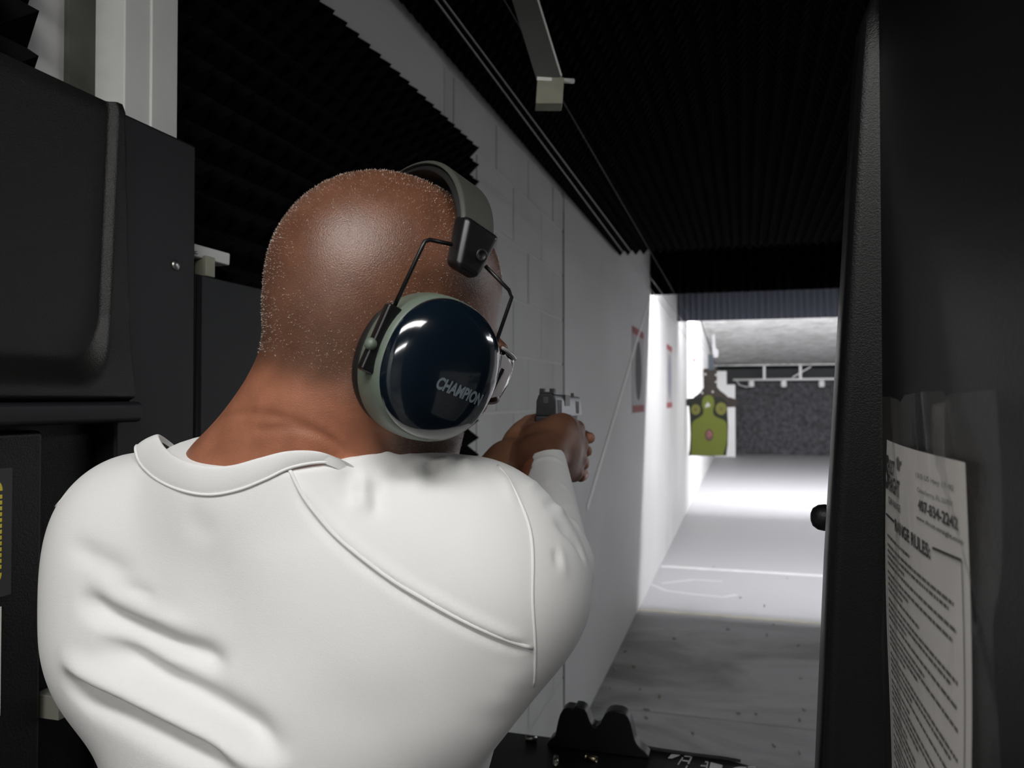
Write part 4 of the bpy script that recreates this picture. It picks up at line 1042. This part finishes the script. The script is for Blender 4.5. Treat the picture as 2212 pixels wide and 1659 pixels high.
def make_cup(side):
    cup = None; n = 72; phs = np.linspace(0, 2*math.pi, n, endpoint=False)
    def loft(secs, name, m):
        mb = MB(); vs = []; fs = []
        for sc, w in secs: vs += [cup_pt(side, sc*rad(p)*math.cos(p), sc*rad(p)*math.sin(p), w) for p in phs]
        for i in range(len(secs) - 1):
            for j in range(n): fs.append((i*n+j, i*n+(j+1) % n, (i+1)*n+(j+1) % n, (i+1)*n+j))
        fs.append(tuple((len(secs)-1)*n + j for j in range(n)))
        return mb.add(vs, fs).build(name, m, smooth=True)
    shell = keep(loft([(.90, W0 + .010), (.97, W0 + .011), (1.0, W0 + .015), (1.005, W0 + .024), (.985, W0 + .036), (.955, W0 + .0445), (.925, W0 + .0455)], 'cup_shell', M['sage']), muff)
    def sub(o): o.parent = shell; o.matrix_parent_inverse = (muff.matrix_basis @ shell.matrix_parent_inverse).inverted(); return o
    sub(loft([(.80, W0 - .006), (.93, W0 - .004), (.965, W0 + .002), (.955, W0 + .009), (.90, W0 + .012)], 'ear_cushion', M['pad']))
    mb = MB(); vs = []; fs = []; rr = [1.0, .995, .985, .97, .945, .91, .86, .79, .70, .58, .44, .28, .12]
    for r in rr:
        for p in phs:
            s_, t_ = .945*r*rad(p)*math.cos(p), .945*r*rad(p)*math.sin(p); w = W0 + .044 + .022*max(1 - r**2.3, 0)**.5
            vs.append(cup_pt(side, s_, t_, w))
    for i in range(len(rr) - 1):
        for j in range(n): fs.append((i*n+j, i*n+(j+1) % n, (i+1)*n+(j+1) % n, (i+1)*n+j))
    fs.append(tuple((len(rr)-1)*n + j for j in range(n)))
    sub(mb.add(vs, fs).build('cup_cover', M['navy'], smooth=True))
    # slider blocks and wires fore and aft
    for fa in (-1, 1):
        a = cup_pt(side, fa*.0535, .030 if fa < 0 else .022, W0 + (.034 if fa < 0 else .022)); b = cup_pt(side, fa*.0535, -.024 if fa < 0 else .0, W0 + (.034 if fa < 0 else .022))
        keep(MB().bar(a, b, .013, .009, up=HR[0]).build('slider_block', M['blk'], bevel=.002), muff)
        top = hd(side*.102, -.006 + fa*.018, .044); knee = hd(side*.110, -.004 + fa*.046, .034)
        wire = smooth_line([top, top*.45 + knee*.55, knee, knee*.9 + a*.1, a*.6 + knee*.4, a], 5)
        keep(MB().tube(np.array([top, top*.15 + knee*.85, knee*.96 + a*.04 , knee*.85 + a*.15, a]), .0017, 8).build('wire_arm', M['blk'], smooth=True), muff)
        if fa < 0: keep(MB().lathe([(.0042, 0), (.0046, .001), (.0046, .004), (.003, .0062)], cup_pt(side, -.058, -.004, W0 + .036), -HR[1] + HR[0]*side*.5, 14).build('rivet', M['sage'], smooth=True), muff)
    return shell, sub
for sd_ in (1, -1):
    sh, subf = make_cup(sd_)
    if sd_ == 1: sh['label'] = 'right cup with glossy navy cover and brand lettering'; rsub = subf
# lettering wrapped on the right cover
def to_cup(px, py, w=W0 + .060):
    d = ray(px, py); p0 = hd(w, 0, 0); t = np.dot(p0 - CAM, HR[0])/np.dot(d, HR[0]); q = CAM + t*d - HC
    return np.array([q @ HR[1] - CF, q @ HR[2] - CU])
ta = to_cup(934, 824); tb = to_cup(1036, 866)
me = text_mesh('CHAMPION', 1.0, 0.042, 0.15); cc = np.array([v.co[:] for v in me.vertices]); w_ = np.ptp(cc[:, 0]); h_ = np.ptp(cc[:, 1])
du = (tb - ta); Ln = np.linalg.norm(du); du /= Ln; dv = np.array([-du[1], du[0]])
if (dv[1] < 0): dv = -dv
for v, c in zip(me.vertices, cc):
    q = (ta + tb)/2 + du*(c[0]/w_*Ln) + dv*(c[1]/h_*.0098)
    v.co = cup_pt(1, q[0], q[1], dome_w(*q) + .0007)
rsub(link('lettering', me, mat('grey_print', (0.12, 0.15, 0.17), 0.5)))
# headband: padded strip over the crown, ending in a black yoke each side
def band_pts(r_in, n=33):
    out = []
    for th in np.linspace(-1.28, 1.28, n):
        x = math.sin(th); y = math.cos(th)
        out.append((x*(.102 + r_in), (y*(.088 + r_in)) + .030 - .004*0))
    return out
def band_strip(r0, r1, w0, w1, name, m, lim=None):
    n = 41; mb = MB(); vs = []; fs = []
    a = band_pts(r0, n); b = band_pts(r1, n)
    for i in range(n):
        t = abs(i - (n-1)/2)/((n-1)/2); hw = w0 + (w1 - w0)*t**2; fo = -.012 + .006*t**2
        for (p, ss_) in ((a[i], (-1, 1)), (b[i], (1, -1))):
            for s_ in ss_: vs.append(hd(p[0], fo + s_*hw*(1 if p is a[i] else .88), p[1]))
    for i in range(n - 1):
        for j in range(4): fs.append((i*4+j, i*4+(j+1) % 4, (i+1)*4+(j+1) % 4, (i+1)*4+j))
    fs += [(0,1,2,3), tuple((n-1)*4 + j for j in (3,2,1,0))]
    return keep(mb.add(vs, fs).build(name, m, bevel=.0015), muff)
band_strip(-.001, .005, .020, .016, 'band_padding', M['pad'])
band_strip(.0052, .0095, .021, .017, 'headband', M['band'])
for sd_ in (1, -1):
    c = hd(sd_*.103, -.006, .048)
    q = []
    for (f_, u_, x_) in ((-.014, -.022, .0), (.012, -.022, .0), (.021, .020, -.006), (-.021, .020, -.006)):
        q.append(((f_, u_, x_)))
    c8 = [hd(sd_*(.096 + x), -.006 + f_, .050 + u_) for f_, u_, x in q] + [hd(sd_*(.114 + x), -.006 + f_*.85, .050 + u_) for f_, u_, x in q]
    keep(MB().hexa(c8).build('yoke', M['blk'], bevel=.005, seg=3), muff)
    keep(MB().lathe([(.0052, 0), (.0052, .001), (.0032, .001), (.003, -.002)], hd(sd_*.1135, -.002, .046), HR[0]*sd_, 16).build('yoke_hole', M['pad'], smooth=True), muff)

# ================================================================ safety glasses
M['clear'] = mat('clear_polycarbonate', (0.85, 0.85, 0.86), 0.06, trans=1.0, spec=0.5)
M['clearw'] = mat('frosted_clear_plastic', (0.46, 0.44, 0.45), 0.2, spec=0.6, coat=0.4)
gl_ = empty('safety_glasses', tuple(hd(0, .12, -.02))); tag(gl_, 'clear plastic safety glasses peeking past the right earmuff cup', 'safety glasses')
mb = MB(); vs = []; fs = []; n = 25; nv_ = 6
for i in range(n):
    th = -1.25 + 2.5*i/(n - 1)
    for j in range(nv_):
        v = j/(nv_ - 1); hgt = .024*(1 - .25*abs(th)/1.25)
        vs.append(hd(.080*math.sin(th), .052 + .077*math.cos(th) + .004*math.sin(3.14*v), -.018 + hgt*(1 - 2*v) - .002))
for i in range(n - 1):
    for j in range(nv_ - 1): a = i*nv_ + j; fs.append((a, a+1, a+nv_+1, a+nv_))
o = keep(MB().add(vs, fs).build('lens', M['clear'], smooth=True), gl_); sm_ = o.modifiers.new('t', 'SOLIDIFY'); sm_.thickness = .0018
keep(MB().tube([vs[i*nv_] for i in range(n)], .0016, 6).build('brow_bar', M['clearw'], smooth=True), gl_)
keep(MB().tube([vs[i*nv_ + nv_ - 1] for i in range(n)], .0013, 6).build('lower_rim', M['clearw'], smooth=True), gl_)
for sd_ in (1, -1):
    keep(MB().bar(hd(sd_*.0775, .072, -.020), hd(sd_*.086, -.002, -.022), .0035, .010, up=HR[2]).build('temple', M['clearw'], bevel=.001), gl_)
    q = [(.085, -.006), (.098, -.012), (.097, -.040), (.080, -.050), (.062, -.046), (.060, -.012)]
    sh_ = keep(MB().prism(q, lambda f_, u_, d: hd(sd_*(d + .0705 - (f_ - .06)*.18), f_, u_), .006, .0085).build('side_shield', M['clearw'], bevel=.001), gl_)
    for k in range(3):
        keep(MB().bar(hd(sd_*(.0785 - .0035), .068 + .009*k, -.018), hd(sd_*(.0785 - .0035), .066 + .009*k, -.040), .0012, .003, up=HR[1]).build('vent_slot', M['blk']), gl_)

# ================================================================ pistol
M['slide'] = mat('grey_steel_slide', (0.30, 0.31, 0.33), 0.32, metal=1.0)
M['gunblk'] = mat('black_polymer', (0.010, 0.010, 0.012), 0.45, bump=0.2, bscale=700)
M['gundark'] = mat('dark_serrated_steel', (0.10, 0.10, 0.11), 0.45, metal=0.9)
gun = empty('pistol', tuple(gp(0, .02, -.05))); tag(gun, 'black and grey semi-automatic pistol gripped in both hands', 'pistol')
def gprism(poly, f0, f1, name, m, bevel=0.0):   # poly in (r, u), extruded along the barrel
    return keep(MB().prism(poly, lambda a, b, d: gp(a, d, b), f0, f1).build(name, m, bevel=bevel), gun)
def gbox(a, b, name, m, bevel=0.0, parent=None):
    c8 = [gp(x, y, z) for z in (a[2], b[2]) for x, y in ((a[0], a[1]), (b[0], a[1]), (b[0], b[1]), (a[0], b[1]))]
    return keep(MB().hexa(c8).build(name, m, bevel=bevel), gun)
sl = [(-.0138, -.030), (.0138, -.030), (.0132, -.010), (.0105, -.0015), (.0075, 0), (-.0075, 0), (-.0105, -.0015), (-.0132, -.010)]
gprism(sl, .004, .185, 'slide', M['slide'], .0008)
rp = [(-.0143, -.031), (.0143, -.031), (.0137, -.010), (.0105, -.001), (.0078, .0006), (-.0078, .0006), (-.0105, -.001), (-.0137, -.010)]
gprism(rp, -.003, .006, 'slide_rear_plate', M['gunblk'], .0015)
gbox((-.004, -.0038, -.014), (.004, -.0028, -.004), 'striker_plate', M['gundark'], .0006)
for k in range(6): gbox((.0128, .012 + .0045*k, -.027), (.0143, .0142 + .0045*k, -.008), 'serration', M['gundark'])
gbox((.0040, .060, -.016), (.0141, .092, .0004), 'ejection_port', M['blk'])
for k in range(5): gbox((.0128, .140 + .0045*k, -.027), (.0143, .1422 + .0045*k, -.008), 'serration', M['gundark'])
gbox((-.0105, .001, .0), (.0105, .016, .003), 'rear_sight', M['gunblk'], .0005)
for s_ in (-1, 1): gbox((s_*.0105 - (.0065 if s_ > 0 else 0), .002, .002), (s_*.0105 + (.0065 if s_ < 0 else 0), .013, .0078), 'rear_sight_post', M['gunblk'], .0006)
gbox((-.002, .172, -.0005), (.002, .180, .006), 'front_sight', M['gunblk'], .0004)
gprism([(-.0125, -.046), (.0125, -.046), (.0138, -.0305), (-.0138, -.0305)], .0, .150, 'frame', M['gunblk'], .001)
gprism([(-.0155, -.0475), (.0155, -.0475), (.0160, -.030), (-.0160, -.030)], -.006, .014, 'beavertail', M['gunblk'], .003)
c8 = [gp(x, y, -.135) for x, y in ((-.0150, -.030), (.0150, -.030), (.0150, .026), (-.0150, .026))] + [gp(x, y, -.042) for x, y in ((-.0155, -.002), (.0155, -.002), (.0155, .050), (-.0155, .050))]
keep(MB().hexa(c8).build('grip', M['gunblk'], bevel=.004), gun)
tg = smooth_line([gp(0, .050, -.046), gp(0, .054, -.064), gp(0, .070, -.073), gp(0, .092, -.070), gp(0, .102, -.056), gp(0, .106, -.046)], 4)
keep(MB().tube(tg, .0036, 8).build('trigger_guard', M['gunblk'], smooth=True), gun)
keep(MB().tube([gp(0, .070, -.046), gp(0, .073, -.056), gp(0, .069, -.064)], .0026, 8).build('trigger', M['gunblk'], smooth=True), gun)
keep(MB().lathe([(.0062, 0), (.0062, .004), (.0045, .004), (.0045, -.02)], gp(0, .185, -.012), GR[1], 16).build('barrel', M['gundark'], smooth=True), gun)
gbox((.0139, .095, -.0305), (.0150, .135, -.0285), 'slide_rail', M['slide'])
